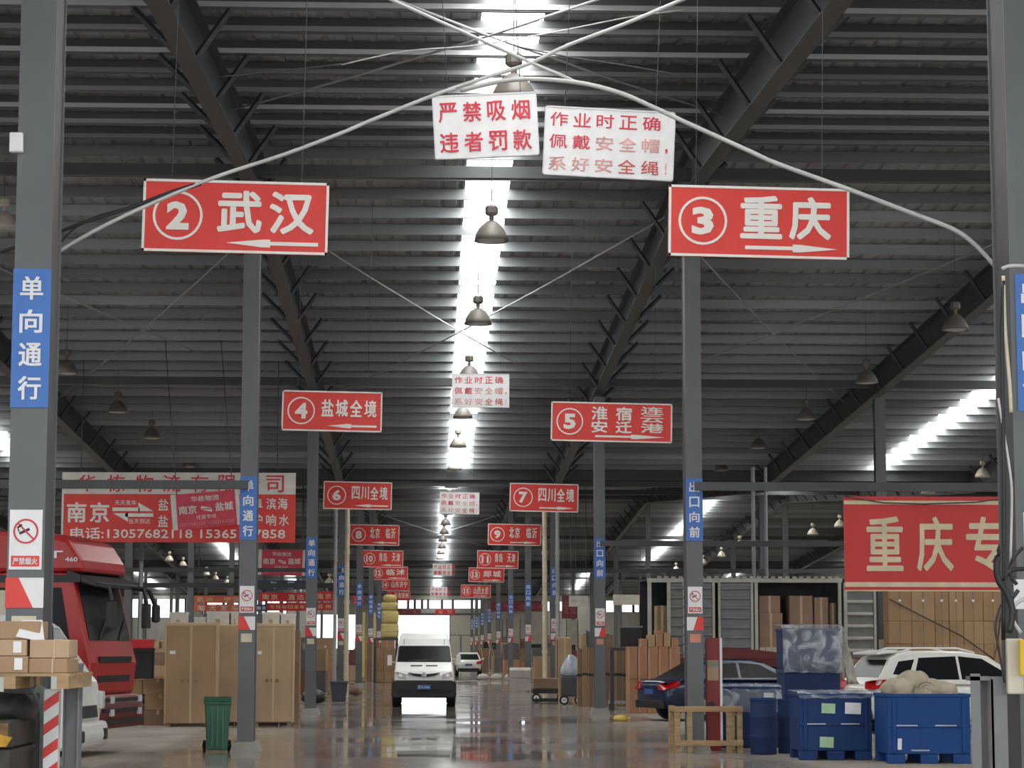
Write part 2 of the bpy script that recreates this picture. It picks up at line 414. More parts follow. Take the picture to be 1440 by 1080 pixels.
def column(xu, d, label, group=None, extras=False, cat='column'):
    wide = extras and d < 1 and xu > 0; CW = .40 if wide else .27
    x = xu * U + (.155 if wide else 0); y = d * D; top = uz(sheet_h(d)) - .21 - .8
    t = thing('steel_column', label, cat, (x, y, 0), 0, group)
    g = G(); h = CW / 2; h2 = .32 if extras else h; g.bb(-h, h, -h, -h+.018, 0, top); g.bb(-h, h, h2-.018, h2, 0, top); g.bb(-.01, .01, -h+.018, h2-.018, 0, top)
    g.build('column_shaft', steel, t, bevel=0)
    if extras:
        for s_ in (-1, 1): G().bb(s_*(h-.02)-.005, s_*(h-.02)+.005, -h+.018, h2-.018, .16, top).build('shade_plate', steel_dk, t)  # dark sheets added to paint the shaded sides of the column
    g = G(); g.prism([(-.24, -.24), (.24, -.24), (.24, h2+.1), (-.24, h2+.1)], 'xy', 0, .16, [(-.19, -.19), (.19, -.19), (.19, h2+.05), (-.19, h2+.05)])
    g.build('plinth', concrete, t)
    if extras:
        inner = 1 if xu == 683 else -1; sx_ = -.025 if wide else 0; h0 = h
        s = signs_right if xu == 683 else signs_left
        zc = 3.98 if d > 1 else 3.98
        hw = .14 if wide else h+.005; f = G().bb(-hw, hw, -h-.012, -h-.002, zc-.52, zc+.52).build('direction_plate', blue_sign, t)
        for k, ch in enumerate(s): text(ch, 0, zc + .375 - .25*k, .20 if wide else .17, .175, board, f, y=-h-.016, bold=.03)
        no_smoking(t, 2.48, -h-.004, .24, .44)
        g = G().bb(-h-.004, h+.004, -h-.010, -h-.002, 1.98, 2.2); g.build('warning_wrap', board, t)
        g = G(); g.prism([(-h-.004, 2.2), (-h+.09, 2.2), (h-.07, 1.98), (-h-.004, 1.98)] if inner < 0 else [(h+.004, 2.2), (h-.10, 2.2), (-h+.1, 1.98), (h+.004, 1.98)], 'xz', -h-.014, -h-.0102); g.build('warning_stripe', red, t)
        if wide:
            for ch_ in list(t.children):
                if ch_.name.split('.')[0] not in ('column_shaft', 'shade_plate', 'plinth'): ch_.location.x += sx_
        if d < 4: G().bb(-.09, .09, -h-.009, -h-.002, 1.78, 1.92).build('small_plate', cream if xu < 0 else mat('plate_salmon', (.6,.25,.18)), t)
    return t
ordn = ['nearest', 'second', 'third', 'fourth', 'fifth', 'sixth', 'seventh', 'eighth', 'ninth', 'tenth', 'eleventh']
colL, colR = [], []
for i, d in enumerate(DS[:11]):
    for xu, nm, ll in ((-455, 'left', colL), (683, 'right', colR)):
        lab = '%s grey steel column with blue vertical sign in the row %s of the aisle' % (ordn[i], nm)
        ll.append(column(xu, d, lab, 'columns lining the aisle', True))
for xu, nm in ((-1587, 'second row left of the aisle'), (1809, 'second row right of the aisle')):
    for i, d in enumerate(DS[2:11]):
        column(xu, d, '%s plain grey column of the %s' % (ordn[i], nm), 'columns of the side rows')
for xu in (-3851, -2719, 2941, 4073):
    for i, d in enumerate(DS[4:11]):
        column(xu, d, 'plain grey column in an outer row deep inside the warehouse', 'columns of the outer rows')
# small switch box on the nearest left column
p = at(22, 199, .82 - .01)
o = G().bb(-.05, .05, -.03, .03, -.075, .075).build('junction_box', board, colL[0], loc=(p.x - colL[0].location.x, -.17, p.z), bevel=.01)

# horizontal pipes between columns, 4.4 m up
for d, x0, x1, lab in ((1.82, -1587, -455, 'dark horizontal steel beam crossing in front of the white and red company banner'),
                       (1.82, 683, 1809, 'dark horizontal steel beam that carries the large red banner'),
                       (2.82, 683, 2941, 'dark horizontal steel beam above the cargo box roof'),
                       (3.82, -2719, -455, 'dark horizontal steel beam on the fourth columns left of the aisle'),
                       (3.82, 683, 2941, 'dark horizontal steel beam on the fourth columns right of the aisle')):
    g = G(); z = uz(411); y = d*D - .2; g.bb(x0*U+.0, x1*U-.0, y-.06, y+.06, z-.07, z+.07)
    o = g.build('cross_beam', steel_dk, None); tag(o, lab, 'beam', 'cross beams between columns')
# drain pipes beside the fourth columns
for px, r_, m_, lab, sd in ((471.5, .065, galv, 'thin grey drainpipe behind the left row of columns', 0), (488, .085, cream, 'pale yellow drainpipe under the left 四川 sign', 0),
                        (766, .085, cream, 'pale yellow drainpipe under the right 四川 sign', 0), (784, .07, galv, 'thin grey drainpipe right of the pale yellow one', 0),
                        (1060, .06, galv, 'pale pipe standing over the cargo box, left one of two', 1), (1078, .05, galv, 'pale pipe standing over the cargo box, right one of two', 1)):
    q = at(px, 800, 3.78 if not sd else 3.3); top = uz(840)
    lab = lab.replace('四川 sign', 'sign numbered six' if 'left' in lab else 'sign numbered seven')
    t = thing('drainpipe', lab, 'pipe', (q.x, q.y, 0), 0, 'drainpipes')
    G().cyl((0, 0, 0), (0, 0, top), r_, n=10).build('pipe', m_, t, smooth=False)
    for z in (1.5, 3.2, 4.9): G().cyl((0, 0, z), (0, 0, z+.1), r_*1.25, n=10).build('coupling', m_, t)

# ================================================================ hanging signs
def hang_wires(t, w, h, n=2):
    g = G(); z1 = uz(sheet_h(t.location.y / D)) - t.location.z + .02
    for s_ in (-1, 1): g.cyl((s_*w*.35, 0, h/2-.03), (s_*w*.35, 0, z1), .004, n=4)
    g.build('hanging_wire', steel_dk, t)
def arrow(g, xa, xb, z, th, y0, y1):
    "arrow from xa (tail) to xb (tip)"
    L_ = abs(xb-xa); s_ = 1 if xb > xa else -1; hd = xa + s_*L_*.52
    g.bb(xa, hd, y0, y1, z-th*.28, z+th*.28)
    g.prism([(hd, z-th*.6), (hd+s_*L_*.08, z-th*.6), (xb, z), (hd+s_*L_*.08, z+th*.6), (hd, z+th*.6)], 'xz', y0, y1)
def red_sign(cx, cy, w, h, d, num, words, dirn, label, roll=-.018, barrow=True):
    c = at(cx, cy, d); k = d * U; w *= k; h *= k
    t = thing('hanging_sign', label, 'sign', c, 0, 'red direction signs'); t.rotation_euler = (0, roll * -1, 0)
    G().bb(-w/2, w/2, -.02, .02, -h/2, h/2).build('sign_panel', red, t)
    g = G(); e = h*.035
    for a in ((-w/2, w/2, h/2-e, h/2), (-w/2, w/2, -h/2, -h/2+e), (-w/2, -w/2+e, -h/2, h/2), (w/2-e, w/2, -h/2, h/2)): g.bb(a[0], a[1], -.028, -.02, a[2], a[3])
    g.build('sign_border', white, t)
    zc = 0 if num != 0 else 0; xc = -w/2 + h*.45 + (.02 if num < 8 else -.0); rr = h*.34
    g = G(); ring(g, xc, 0, rr*.90, rr, -.028, -.02); g.build('number_ring', white, t)
    text(str(num), xc, 0, rr*(.9 if num < 10 else 1.15), rr*1.15, white, t, y=-.022, bold=.045, name='number')
    x0 = xc + rr*1.3; x1 = w/2 - h*.1
    for (s, fx, fz, fw, fh) in words:
        text(s, x0 + (x1-x0)*fx, h*fz, (x1-x0)*fw, h*fh, white, t, y=-.022, bold=.035)
    if dirn:
        g = G(); a, b_ = (x0 + (x1-x0)*.98, x0 + (x1-x0)*.15) if dirn < 0 else (x0 + (x1-x0)*.1, x0 + (x1-x0)*.95)
        arrow(g, a, b_, -h*.36, h*.09, -.028, -.02); g.build('arrow', white, t)
    hang_wires(t, w, h); return t
def sp(s, z=.07, hh=.44, lo=.06, hi=.95):
    n = len(s); st = (hi-lo)/n
    return [(c, lo + st*(i+.5), z, st*.86, hh) for i, c in enumerate(s) if c != ' ']
red_sign(331.5, 305.5, 263, 104, 1.08, 2, sp('武汉', .07, .58, .03, .97), -1, 'large red sign numbered 2 with an arrow to the left, nearest on the left')
red_sign(1067, 313, 260, 103, 1.09, 3, sp('重庆', .07, .60, .02, .93), 1, 'large red sign numbered 3 with an arrow to the right, nearest on the right')
red_sign(467, 578.5, 141, 57, 2.05, 4, sp('盐城全境', .08, .42, .02, .99), -1, 'red sign numbered 4 with four characters, hanging left under the rafter')
red_sign(860, 594, 172, 56, 2.06, 5, [('淮', .15, .22, .2, .34), ('安', .15, -.12, .2, .30), ('宿', .45, .22, .2, .34), ('迁', .45, -.12, .2, .30), ('连', .8, .31, .28, .2), ('云', .8, .10, .28, .18), ('港', .8, -.13, .28, .24)], 1,
         'red sign numbered 5 with stacked characters and white arrow on the right')
red_sign(503, 697, 96, 39, 3.05, 6, sp('四川全境', .1, .46, .05, .98), -1, 'red sign with four characters over the left pale drainpipe')
red_sign(765, 700, 97, 40, 3.08, 7, sp('四川全境', .1, .46, .05, .98), 1, 'red sign with ringed 7 over the pale drainpipe right of the lamps')
red_sign(526.5, 752.5, 70, 29, 4.07, 8, sp('北京 临沂', .1, .5), -1, 'dull red sign half behind the pale drainpipe on the left')
red_sign(723.5, 752, 75, 30, 4.09, 9, sp('北京 临沂', .1, .5), 1, 'bright red sign with ringed 9, right of the aisle lamps')
red_sign(538, 786, 58, 24, 5.08, 10, sp('青岛 天津', .1, .5), -1, 'red sign numbered 10 left of the lamp row')
red_sign(700, 787, 58, 25, 5.08, 11, sp('青岛 天津', .1, .5), 1, 'red sign numbered 11 right of the lamp row')
red_sign(548.5, 806, 50, 19, 6.1, 12, sp('临沭', .08, .45), -1, 'small red sign with two characters left of the far lamps')
red_sign(684, 808.5, 50, 20, 6.08, 13, sp('郯城', .08, .45), 1, 'small red sign with two characters right of the far lamps')
red_sign(555, 822.5, 42, 16, 7.1, 14, sp('山东济宁', .05, .55), 0, 'small dim red sign above the yellow bundle stack')
red_sign(669, 831.5, 42, 18, 7.08, 15, sp('山西太原', .05, .55), 1, 'small red sign numbered 15 above the far window band')
red_sign(559, 838, 36, 13, 8.1, 16, sp('河南郑州', .05, .6), 0, 'smallest red sign, lowest in the left line of signs')

def white_board(cx, cy, w, h, d, rows, label, tilt, faded=False):
    c = at(cx, cy, d); k = d * U; w *= k; h *= k
    t = thing('hanging_board', label, 'sign', c, 0, 'white notice boards'); t.rotation_euler = (0, tilt, 0)
    G().bb(-w/2, w/2, -.015, .015, -h/2, h/2).build('board_panel', board, t)
    g = G(); e = h*.02
    for a in ((-w/2, w/2, h/2-e, h/2), (-w/2, w/2, -h/2, -h/2+e), (-w/2, -w/2+e, -h/2, h/2), (w/2-e, w/2, -h/2, h/2)): g.bb(a[0], a[1], -.022, .018, a[2], a[3])
    g.build('board_rim', mat('board_rim', (.68,.68,.7), .4), t)
    n = len(rows)
    for r_, s in enumerate(rows):
        m_ = ink if r_ < n-1 or not faded else fade
        zz = h*(.5 - (r_+.58)/(n+.12)) 
        cols = 4 if n == 2 else 5.35
        for i, ch in enumerate(s):
            if ch == ' ': continue
            xx = -w*.5 + w*(i+.62)/(cols+.3)
            if ch in ',!，！': text('!' if ch in '！!' else ',', xx-w*.055, zz-(0 if ch in '！!' else h*.07), w*.012 if ch in '!！' else w*.02, h/n*(.5 if ch in '!！' else .22), m_, t, y=-.017); continue
            mm = fade if (faded and r_ == n-1 and i < 3) or (faded and r_ == 1 and 2 <= i <= 4) else (ink if not (faded and r_ == n-1) else mat('ink_brownish', (.55,.10,.08)))
            text(ch, xx, zz, w/(cols+.3)*.76, h/n*(.62 if n == 2 else .60), mm, t, y=-.017, bold=.022 if n == 2 else .012)
    hang_wires(t, w, h); return t
white_board(683, 177, 150, 93, 1.10, ['严禁吸烟', '违者罚款'], 'white board with two rows of bold red characters, tilted up to the right', -.055)
BR = ['作业时正确', '佩戴安全帽，', '系好安全绳！']
white_board(856.5, 202, 188, 101, 1.10, BR, 'large shiny white board with three rows of worn red characters', .045, True)
white_board(676, 549.5, 81, 48, 2.42, BR, 'white board with three rows of red characters between the aisle lamps', 0.0, True)
white_board(646, 707.5, 56, 31, 3.45, BR, 'white board with red characters level with signs 6 and 7, third from the front', .02, True)
white_board(622, 801, 27, 17, 6.3, BR[:2], 'small white board hanging below the far lamps', 0.0)
white_board(617, 832, 24, 13, 8.2, BR[:2], 'smallest white board, just above the far window band', 0.0)

# ================================================================ pendant lamps
shade_m = mat('lamp_shade', (0.16, 0.145, 0.13), 0.5, var=.2)
shade_in = mat('lamp_lens', (0.42, 0.42, 0.40), 0.25)
shade_w = mat('lamp_shade_pale', (0.55, 0.5, 0.40), 0.4)
def make_lamp(m_):
    t = thing('pendant_lamp', '', 'lamp')
    prof = [(.055, .31), (.08, .30), (.14, .25), (.20, .17), (.245, .08), (.265, 0), (.255, 0), (.235, .075), (.19, .16), (.13, .235), (.05, .28)]
    G().lathe(prof, n=20).build('lamp_shade', m_, t, smooth=True)
    G().lathe([(0, -.02), (.12, -.015), (.2, 0), (.235, .02), (0, .03)], n=20).build('lens', shade_in, t, smooth=True)
    G().lathe([(0, .40), (.035, .40), (.035, .30), (.06, .29), (0, .29)], n=10).build('neck', m_, t)
    G().lathe([(0, .56), (.07, .555), (.10, .52), (.10, .43), (.07, .40), (0, .40)], n=10).build('ballast_housing', m_, t)
    return t
LAMP = {0: make_lamp(shade_m), 1: make_lamp(shade_w)}
first = {0: True, 1: True}
def lamp(xu, d, hr, label, group, kind=0):
    t = LAMP[kind] if first[kind] else dup(LAMP[kind]); first[kind] = False
    t.location = (xu*U, d*D, uz(hr)); t['label'] = label; t['group'] = group; t.rotation_euler = (0, R.uniform(-.03, .03), R.uniform(0, 6))
    z1 = uz(sheet_h(d)) - uz(hr) + .02
    G().cyl((0, 0, .55), (0, 0, z1), .006, n=4).build('cable', steel_dk, t)
    return t
near = ['big pendant lamp half hidden behind the top of the bold-lettered white board', 'pendant lamp in front of the rooflight, just below the bold-lettered white board', 'third pendant lamp down the aisle, above the second white board',
        'pendant lamp half hidden by the top of the second white board', 'pendant lamp right under the second white board', 'sixth pendant lamp down the aisle, in front of the rooflight',
        'seventh pendant lamp down the aisle, above the third white board', 'pendant lamp hidden behind the third white board but for its top']
for k in range(17):
    d = 1.21 + .43*k
    lamp(147 - .6*k, d, 945, near[k] if k < 8 else 'small distant pendant lamp in the dense line below the third white board', 'aisle pendant lamps')
for k, d in enumerate([2.47, 2.88, 3.24, 3.76]):
    lamp(-1255, d, 945, ['pendant lamp beside the nearest left column', 'second pendant lamp right of the nearest left column', 'third pendant lamp of the left bay, above the company banner', 'pendant lamp just above the company banner near the second column'][k], 'left bay pendant lamps')
for k, d in enumerate([2.09, 2.52, 2.93, 3.36, 3.79]):
    lamp(1575, d, 945, ['largest pendant lamp of the right bay, under the rafter end', 'second pendant lamp of the right bay against the dark rafter', 'third pendant lamp of the right bay', 'fourth pendant lamp of the right bay, faint', 'dark pendant lamp right of the second right column'][k], 'right bay pendant lamps')
for k, (px, py, d) in enumerate([(1382, 671, 3.6), (1305, 694, 4.0), (1181, 741, 4.9), (1143, 752, 5.2), (1040, 768, 5.9), (1015, 783, 6.4), (989, 793, 6.9), (951, 803, 7.4), (932, 806, 7.9)]):
    q = at(px, py, d)
    lamp(q.x/U, d, q.z/U-260, ['pale pendant lamp above the red banner, between steel post and near right column', 'pale pendant lamp just left of the one above the red banner', 'pale pendant lamp left of the red banner', 'pale pendant lamp second left of the red banner'][k] if k < 4 else 'small pale pendant lamp seen above the cargo box', 'far right bay pendant lamps', 1)
for k, (px, py, d) in enumerate([(238, 789, 6.4), (257, 796, 6.9), (290, 809, 7.6), (303, 815, 8.1), (319, 820, 8.6), (5, 322, 1.9), (463, 820, 6.5), (481, 790, 5.6)]):
    q = at(px, py, d)
    lamp(q.x/U, d, q.z/U-260, 'small pale pendant lamp seen under the company banner' if k < 5 else ['pale pendant lamp cut off by the left edge beside the nearest column', 'small pale lamp near the left drainpipes, lower', 'small pale lamp near the left drainpipes, upper'][k-5], 'far left bay pendant lamps', 1)

# ================================================================ wires strung between the front columns
pipe_w = mat('pale_conduit', (.5, .5, .49), .35, var=.15)
def wire(pts, r_, m_, label, d=.84, name='cable'):
    P = []
    # smooth through the points
    for i in range(len(pts)-1):
        p0 = pts[max(i-1, 0)]; p1 = pts[i]; p2 = pts[i+1]; p3 = pts[min(i+2, len(pts)-1)]
        for k in range(4):
            t = k/4; v = [.5*((2*b_)+(-a+c)*t+(2*a-5*b_+4*c-e)*t*t+(-a+3*b_-3*c+e)*t**3) for a, b_, c, e in zip(p0, p1, p2, p3)]
            P.append(v)
    P.append(list(pts[-1]))
    W = [at(v[0], v[1], v[2] if len(v) > 2 else d) for v in P]
    o = G().tube(W, r_*.72, 7).build(name, m_, None, smooth=True); return tag(o, label, 'cable', ('cables strung across the aisle' if d > .8 else 'cables on the near right column'))
wire([(77,357),(130,326),(200,292),(300,250),(400,217),(480,187),(520,170),(607,135),(640,124)], .022, pipe_w, 'pale cable rising from the near left column to the bold-lettered board')
wire([(2,354),(63,334),(120,312),(180,293),(240,270),(283,257)], .02, black, 'black cable running from the left edge to the top of sign 2')
wire([(77,352),(100,325),(135,305),(200,287),(283,259)], .013, black, 'thin black cable sagging beside the near left column')
wire([(600,138),(640,123),(690,107),(747,88),(800,63),(880,33),(965,-3)], .022, pipe_w, 'pale cable rising to the upper right over the lamp')
wire([(547,-2),(600,22),(667,52),(747,88),(790,106),(815,118)], .02, pipe_w, 'pale cable coming down from the upper left to the lamp')
wire([(647,127),(700,115),(747,111),(813,116),(870,130),(913,148),(960,170),(1053,212),(1093,230),(1193,266),(1275,297),(1340,322),(1370,343),(1392,366),(1411,388)], .026, pipe_w, 'thick pale conduit arching over the aisle to the near right column')
wire([(480,91,1.2),(570,72,1.2),(667,64,1.2),(780,45,1.2),(880,25,1.2),(960,14,1.2)], .012, pipe_w, 'thin pale cable crossing the bright rooflight')
wire([(730,66,1.2),(800,80,1.2),(880,92,1.2),(965,107,1.2)], .012, steel_dk, 'thin dark cable right of the rooflight')
wire([(310,108,1.22),(400,99,1.22),(480,90,1.22)], .014, steel_dk, 'thin dark cable from the left rafter')
# cables and pipes on the near right column
wire([(1411,388),(1412,420),(1414,470),(1420,540),(1422,580)], .02, cream, 'cream conduit beside the blue sign of the near right column', .80)
wire([(1404,560),(1412,610),(1420,660),(1423,700),(1421,790)], .014, pipe_w, 'thin pale wire down the near right column', .80)
wire([(1409,378),(1420,374),(1442,374)], .02, pipe_w, 'short pale conduit at the top of the near right blue sign', .80)
wire([(1411,395),(1409,470),(1410,560),(1412,700),(1411,900)], .022, black, 'black cable down the inner side of the near right column', .80)
for k, (q, r_) in enumerate([([(1409,765),(1402,790),(1404,815),(1416,835),(1424,860),(1419,890)], .035), ([(1441,800),(1420,803),(1410,822),(1420,842),(1432,830)], .022), ([(1438,770),(1425,785),(1420,805),(1430,822)], .02), ([(1407,850),(1400,880),(1404,910),(1413,960)], .012), ([(1441,842),(1428,850),(1424,870),(1436,890)], .02)]):
    wire(q, r_, black if k != 4 else pipe_w, ['thick tangled black cable bundle on the near right column', 'looped black cable on the near right column', 'short black cable beside the notice of the near right column', 'thin black cable hanging below the bundle', 'grey cable loop at the right edge'][k], .79)
q = at(1427, 937, .79)
tag(G().bb(-.06, .06, -.03, .03, -.2, .2).build('switch_box', shade_w, None, loc=q, bevel=.012), 'tall cream switch box low on the near right column', 'switch box')
q = at(1437, 925, .785)
tag(G().bb(-.02, .05, -.03, .03, -.13, .13).build('yellow_box', mat('yellow_paint', (.7,.45,.03)), None, loc=q, bevel=.01), 'yellow plate at the right edge beside the cream switch box', 'plate')
# ================================================================ banners
def banner(name, x0, x1, y0, y1, d, m, label, group='company banners', cat='banner', rot=0.0):
    "panel spanning two photo corners on the plane d; returns root and size"
    a = at(x0, y0, d); b_ = at(x1, y1, d); c = (a + b_) / 2; w = b_.x - a.x; h = a.z - b_.z
    t = thing(name, label, cat, (c.x, d*D, c.z), 0, group); t.rotation_euler = (0, rot, 0)
    G().bb(-w/2, w/2, -.02, .02, -h/2, h/2).build('banner_sheet', m, t)
    if not rot is None and name in ('company_banner', 'route_banner'):
        for s_ in (-1, 1): G().cyl((s_*w*.42, .0, h/2-.02), (s_*w*.42, .0, uz(sheet_h(d)) - t.location.z + .02), .012, n=4).build('hanging_wire', steel_dk, t)
    return t, w, h
# red banner on the right
yel = mat('banner_cream', (.66, .56, .38), .5)
redb = mat('banner_red', (.58, .035, .035), .55, var=.06, scale=1.5)
t, w, h = banner('shop_banner', 1186, 1560, 698, 832, 1.80, redb, 'large red fabric banner with big cream characters above stacked cartons')
g = G().bb(-w/2, w/2, -.03, -.022, h*.415, h*.455); g.build('upper_stripe', yel, t)
G().bb(-w/2, w/2, -.03, -.022, -h*.455, -h*.405).build('lower_stripe', yel, t)
G().bb(-w/2, w/2, -.03, -.022, -h*.5, -h*.487).build('hem', yel, t)
pxw = w / 374
for ch, cx, cw in (('重', 1243, 52), ('庆', 1314, 52), ('专', 1385, 54), ('线', 1456, 54)):
    text(ch, (cx - 1373) * pxw, 0, cw*pxw, 76*pxw, yel, t, y=-.024, bold=.03)
G().tube([(-w*.5, -.05, h*.5), (-w*.35, -.06, h*.43), (-w*.2, -.06, h*.42), (0, -.06, h*.44), (w*.14, -.05, h*.5)], .012).build('sagging_cord', steel_dk, t)
# white and red company banner on the left
t, w, h = banner('company_banner', 88, 415, 664, 763, 2.79, red, 'wide company banner, white on top and red below, with a phone number')
P = w / 327
def bx(px): return (px - 251.5) * P
def bz(py): return (713.5 - py) * P
whitb = mat('banner_white', (.66, .64, .60), .55)
G().bb(-w/2, w/2, -.03, -.02, bz(695), h/2).build('white_header', whitb, t)
G().bb(-w/2, -w/2+.05, -.03, -.02, -h/2, bz(695)).build('left_edge', whitb, t)
for ch, cx in zip('华栋物流有限公司', (123, 163, 203, 241, 280, 319, 352, 386)):
    text(ch, bx(cx), bz(680), 25*P, 24*P, ink, t, y=-.032, bold=.012, name='header_letter')
text('南', bx(109), bz(721), 27*P, 28*P, white, t, y=-.022, bold=.03); text('京', bx(141), bz(721), 27*P, 28*P, white, t, y=-.022, bold=.03)
for ch, cx, cy in (('盐', 230, 710), ('盐', 230, 733), ('阜', 362, 708), ('滨', 381, 708), ('海', 397, 708), ('沪', 362, 731), ('响', 381, 731), ('水', 399, 731)):
    text(ch, bx(cx), bz(cy), 14*P, 16*P, white, t, y=-.022, bold=.02)
g = G(); g.bb(bx(159), bx(197), -.028, -.02, bz(719), bz(714)); g.prism([(bx(195), bz(719)), (bx(216), bz(719)), (bx(195), bz(707))], 'xz', -.028, -.02)
g.bb(bx(177), bx(216), -.028, -.02, bz(727), bz(722)); g.prism([(bx(160), bz(722)), (bx(181), bz(722)), (bx(181), bz(734))], 'xz', -.028, -.02)
g.build('double_arrow', white, t)
text('天天发车', bx(177), bz(707), 30*P, 7*P, white, t, y=-.022, bold=.0); text('当天到达', bx(197), bz(733), 30*P, 7*P, white, t, y=-.022, bold=0)
text('电话:13057682118 15365147858', bx(251), bz(750), 300*P, 16*P, white, t, y=-.022, bold=.03)
# hanging bracket under it
# tilted overlay banner and its small twin
def route_banner(x0, x1, y0, y1, d, label, rot):
    t, w, h = banner('route_banner', x0, x1, y0, y1, d, mat('overlay_red', (.60, .05, .09), .5), label, 'small route banners', rot=rot)
    G().bb(-w/2-.02, -w*.435, -.03, .03, -h/2, h/2).build('white_side_band', whitb, t)
    G().bb(w*.455, w/2+.02, -.03, .03, -h/2, h/2).build('white_side_band', whitb, t)
    text('华栋物流', 0, h*.33, w*.42, h*.16, whitb, t, y=-.022, bold=.02); text('南京', -w*.27, h*.04, w*.27, h*.24, whitb, t, y=-.022, bold=.03); text('盐城', w*.28, h*.06, w*.27, h*.24, whitb, t, y=-.022, bold=.03)
    g = G(); g.prism([(-w*.08, h*.04), (w*.1, h*.04), (-w*.06, h*.12)], 'xz', -.028, -.02); g.prism([(-w*.06, h*.01), (w*.1, h*.01), (w*.09, -h*.07)], 'xz', -.028, -.02); g.build('double_arrow', whitb, t)
    text('往返专线', 0, -h*.19, w*.3, h*.12, whitb, t, y=-.022, bold=.0)
    text('13057682118 15365147858', 0, -h*.37, w*.82, h*.10, mat('faint_pink', (.62,.25,.25)), t, y=-.022, bold=0)
    return t
route_banner(243, 336, 692, 742, 2.70, 'small tilted red route banner with white side bands over the company banner', -.09)
route_banner(364, 428, 773, 809, 4.75, 'small straight red route banner with white side bands right of the second left column', .02)
def strip(x0, x1, y0, y1, d, m, s, fg, label, sz=.6, spread=.9, group='far company banners'):
    t, w, h = banner('shop_banner', x0, x1, y0, y1, d, m, label, group)
    n = len(s); ww = w*spread/n
    for i, ch in enumerate(s):
        if ch != ' ': text(ch, -w*spread/2 + ww*(i+.5), 0, min(ww*.8, h*sz*1.3), h*sz, fg, t, y=-.022, bold=.02)
    g = G(); 
    for s_ in (-1, 1): g.cyl((s_*w*.4, 0, h/2), (s_*w*.4, 0, uz(sheet_h(d)) - t.location.z + .02), .015, n=4)
    g.build('hanging_wire', steel_dk, t)
    return t
strip(362, 431, 816, 829, 5.0, navy, ' 旬 容 ', board, 'dark blue strip banner with two white characters under the small route banner', .8)
strip(364, 432, 833, 846, 5.1, redb, '南京 直达', yel, 'upper red strip banner with cream characters under the blue strip')
strip(376, 432, 848, 859, 5.15, redb, '专线每日发车', yel, 'lower red strip banner with small characters under the blue strip', .5)
strip(360, 375, 850, 860, 5.2, navy, '物流', board, 'tiny dark blue plate left of the red strip banners', .5)
strip(444, 468, 832, 845, 5.3, redb, '南京', yel, 'red strip banner behind the third left column, upper')
strip(444, 468, 848, 858, 5.35, redb, '苏州', yel, 'red strip banner behind the third left column, lower')
strip(496, 512, 838, 850, 6.0, redb, '上海', yel, 'little red banner right of the left pale drainpipe')
strip(272, 342, 838, 848, 4.9, mat('banner_orange', (.66,.16,.08)), '杭州 宁波', yel, 'orange red strip banner above the wrapped cabinets, upper', .7)
strip(272, 342, 850, 860, 4.95, mat('banner_orange', (.66,.16,.08)), '每天发车', whitb, 'orange red strip banner above the wrapped cabinets, lower', .8)
dkred = mat('banner_dark_red', (.20, .035, .045), .6)
strip(690, 770, 846, 860, 7.2, dkred, '徐州 连云港', mat('faint_pink2', (.3,.12,.12)), 'dark red strip banner right of the far doorway, upper', .5)
strip(790, 812, 838, 870, 6.0, dkred, '专线', mat('faint_pink2', (.3,.12,.12)), 'dark red banner behind the white plate')
strip(560, 592, 857, 864.5, 11.3, dkred, '南通', mat('faint_pink2', (.3,.12,.12)), 'dark red strip above the far doorway, left part', .5)
strip(612, 640, 857, 864.5, 11.3, redb, '出口', yel, 'red strip above the far doorway, right part', .5)
strip(800, 827, 838, 853, 4.6, whitb, '物流', mat('faint_grey', (.5,.5,.48)), 'blank looking white plate hanging left of the third right column', .4)
strip(862, 905, 836, 851, 6.5, mat('skylit_panel', (.62,.60,.50), .5), ' ', white, 'pale horizontal panel near the diagonal rooflight on the right')  # daylight on this panel is put into its pale colour
# steel posts and rails of the left mezzanine
for k, (px, d) in enumerate(((199, 3.3), (340, 3.3))):
    q = at(px, 800, d); t = thing('rack_post', ['thin pale post under the left half of the company banner', 'thin pale post just left of the second left column'][k], 'post', (q.x, q.y, 0), 0, 'rack posts')
    G().bb(-.04, .04, -.04, .04, 0, uz(390)).build('post', galv, t); G().bb(-.12, .12, -.12, .12, 0, .02).build('foot_plate', galv, t)
q0 = at(186, 827, 3.84)
o = G().bb(-1700*U, -455*U, 3.84*D-.05, 3.84*D+.05, uz(318), uz(345)).build('cross_beam', steel_dk, None); tag(o, 'lower dark horizontal beam above the bright window on the left', 'beam', 'cross beams between columns')

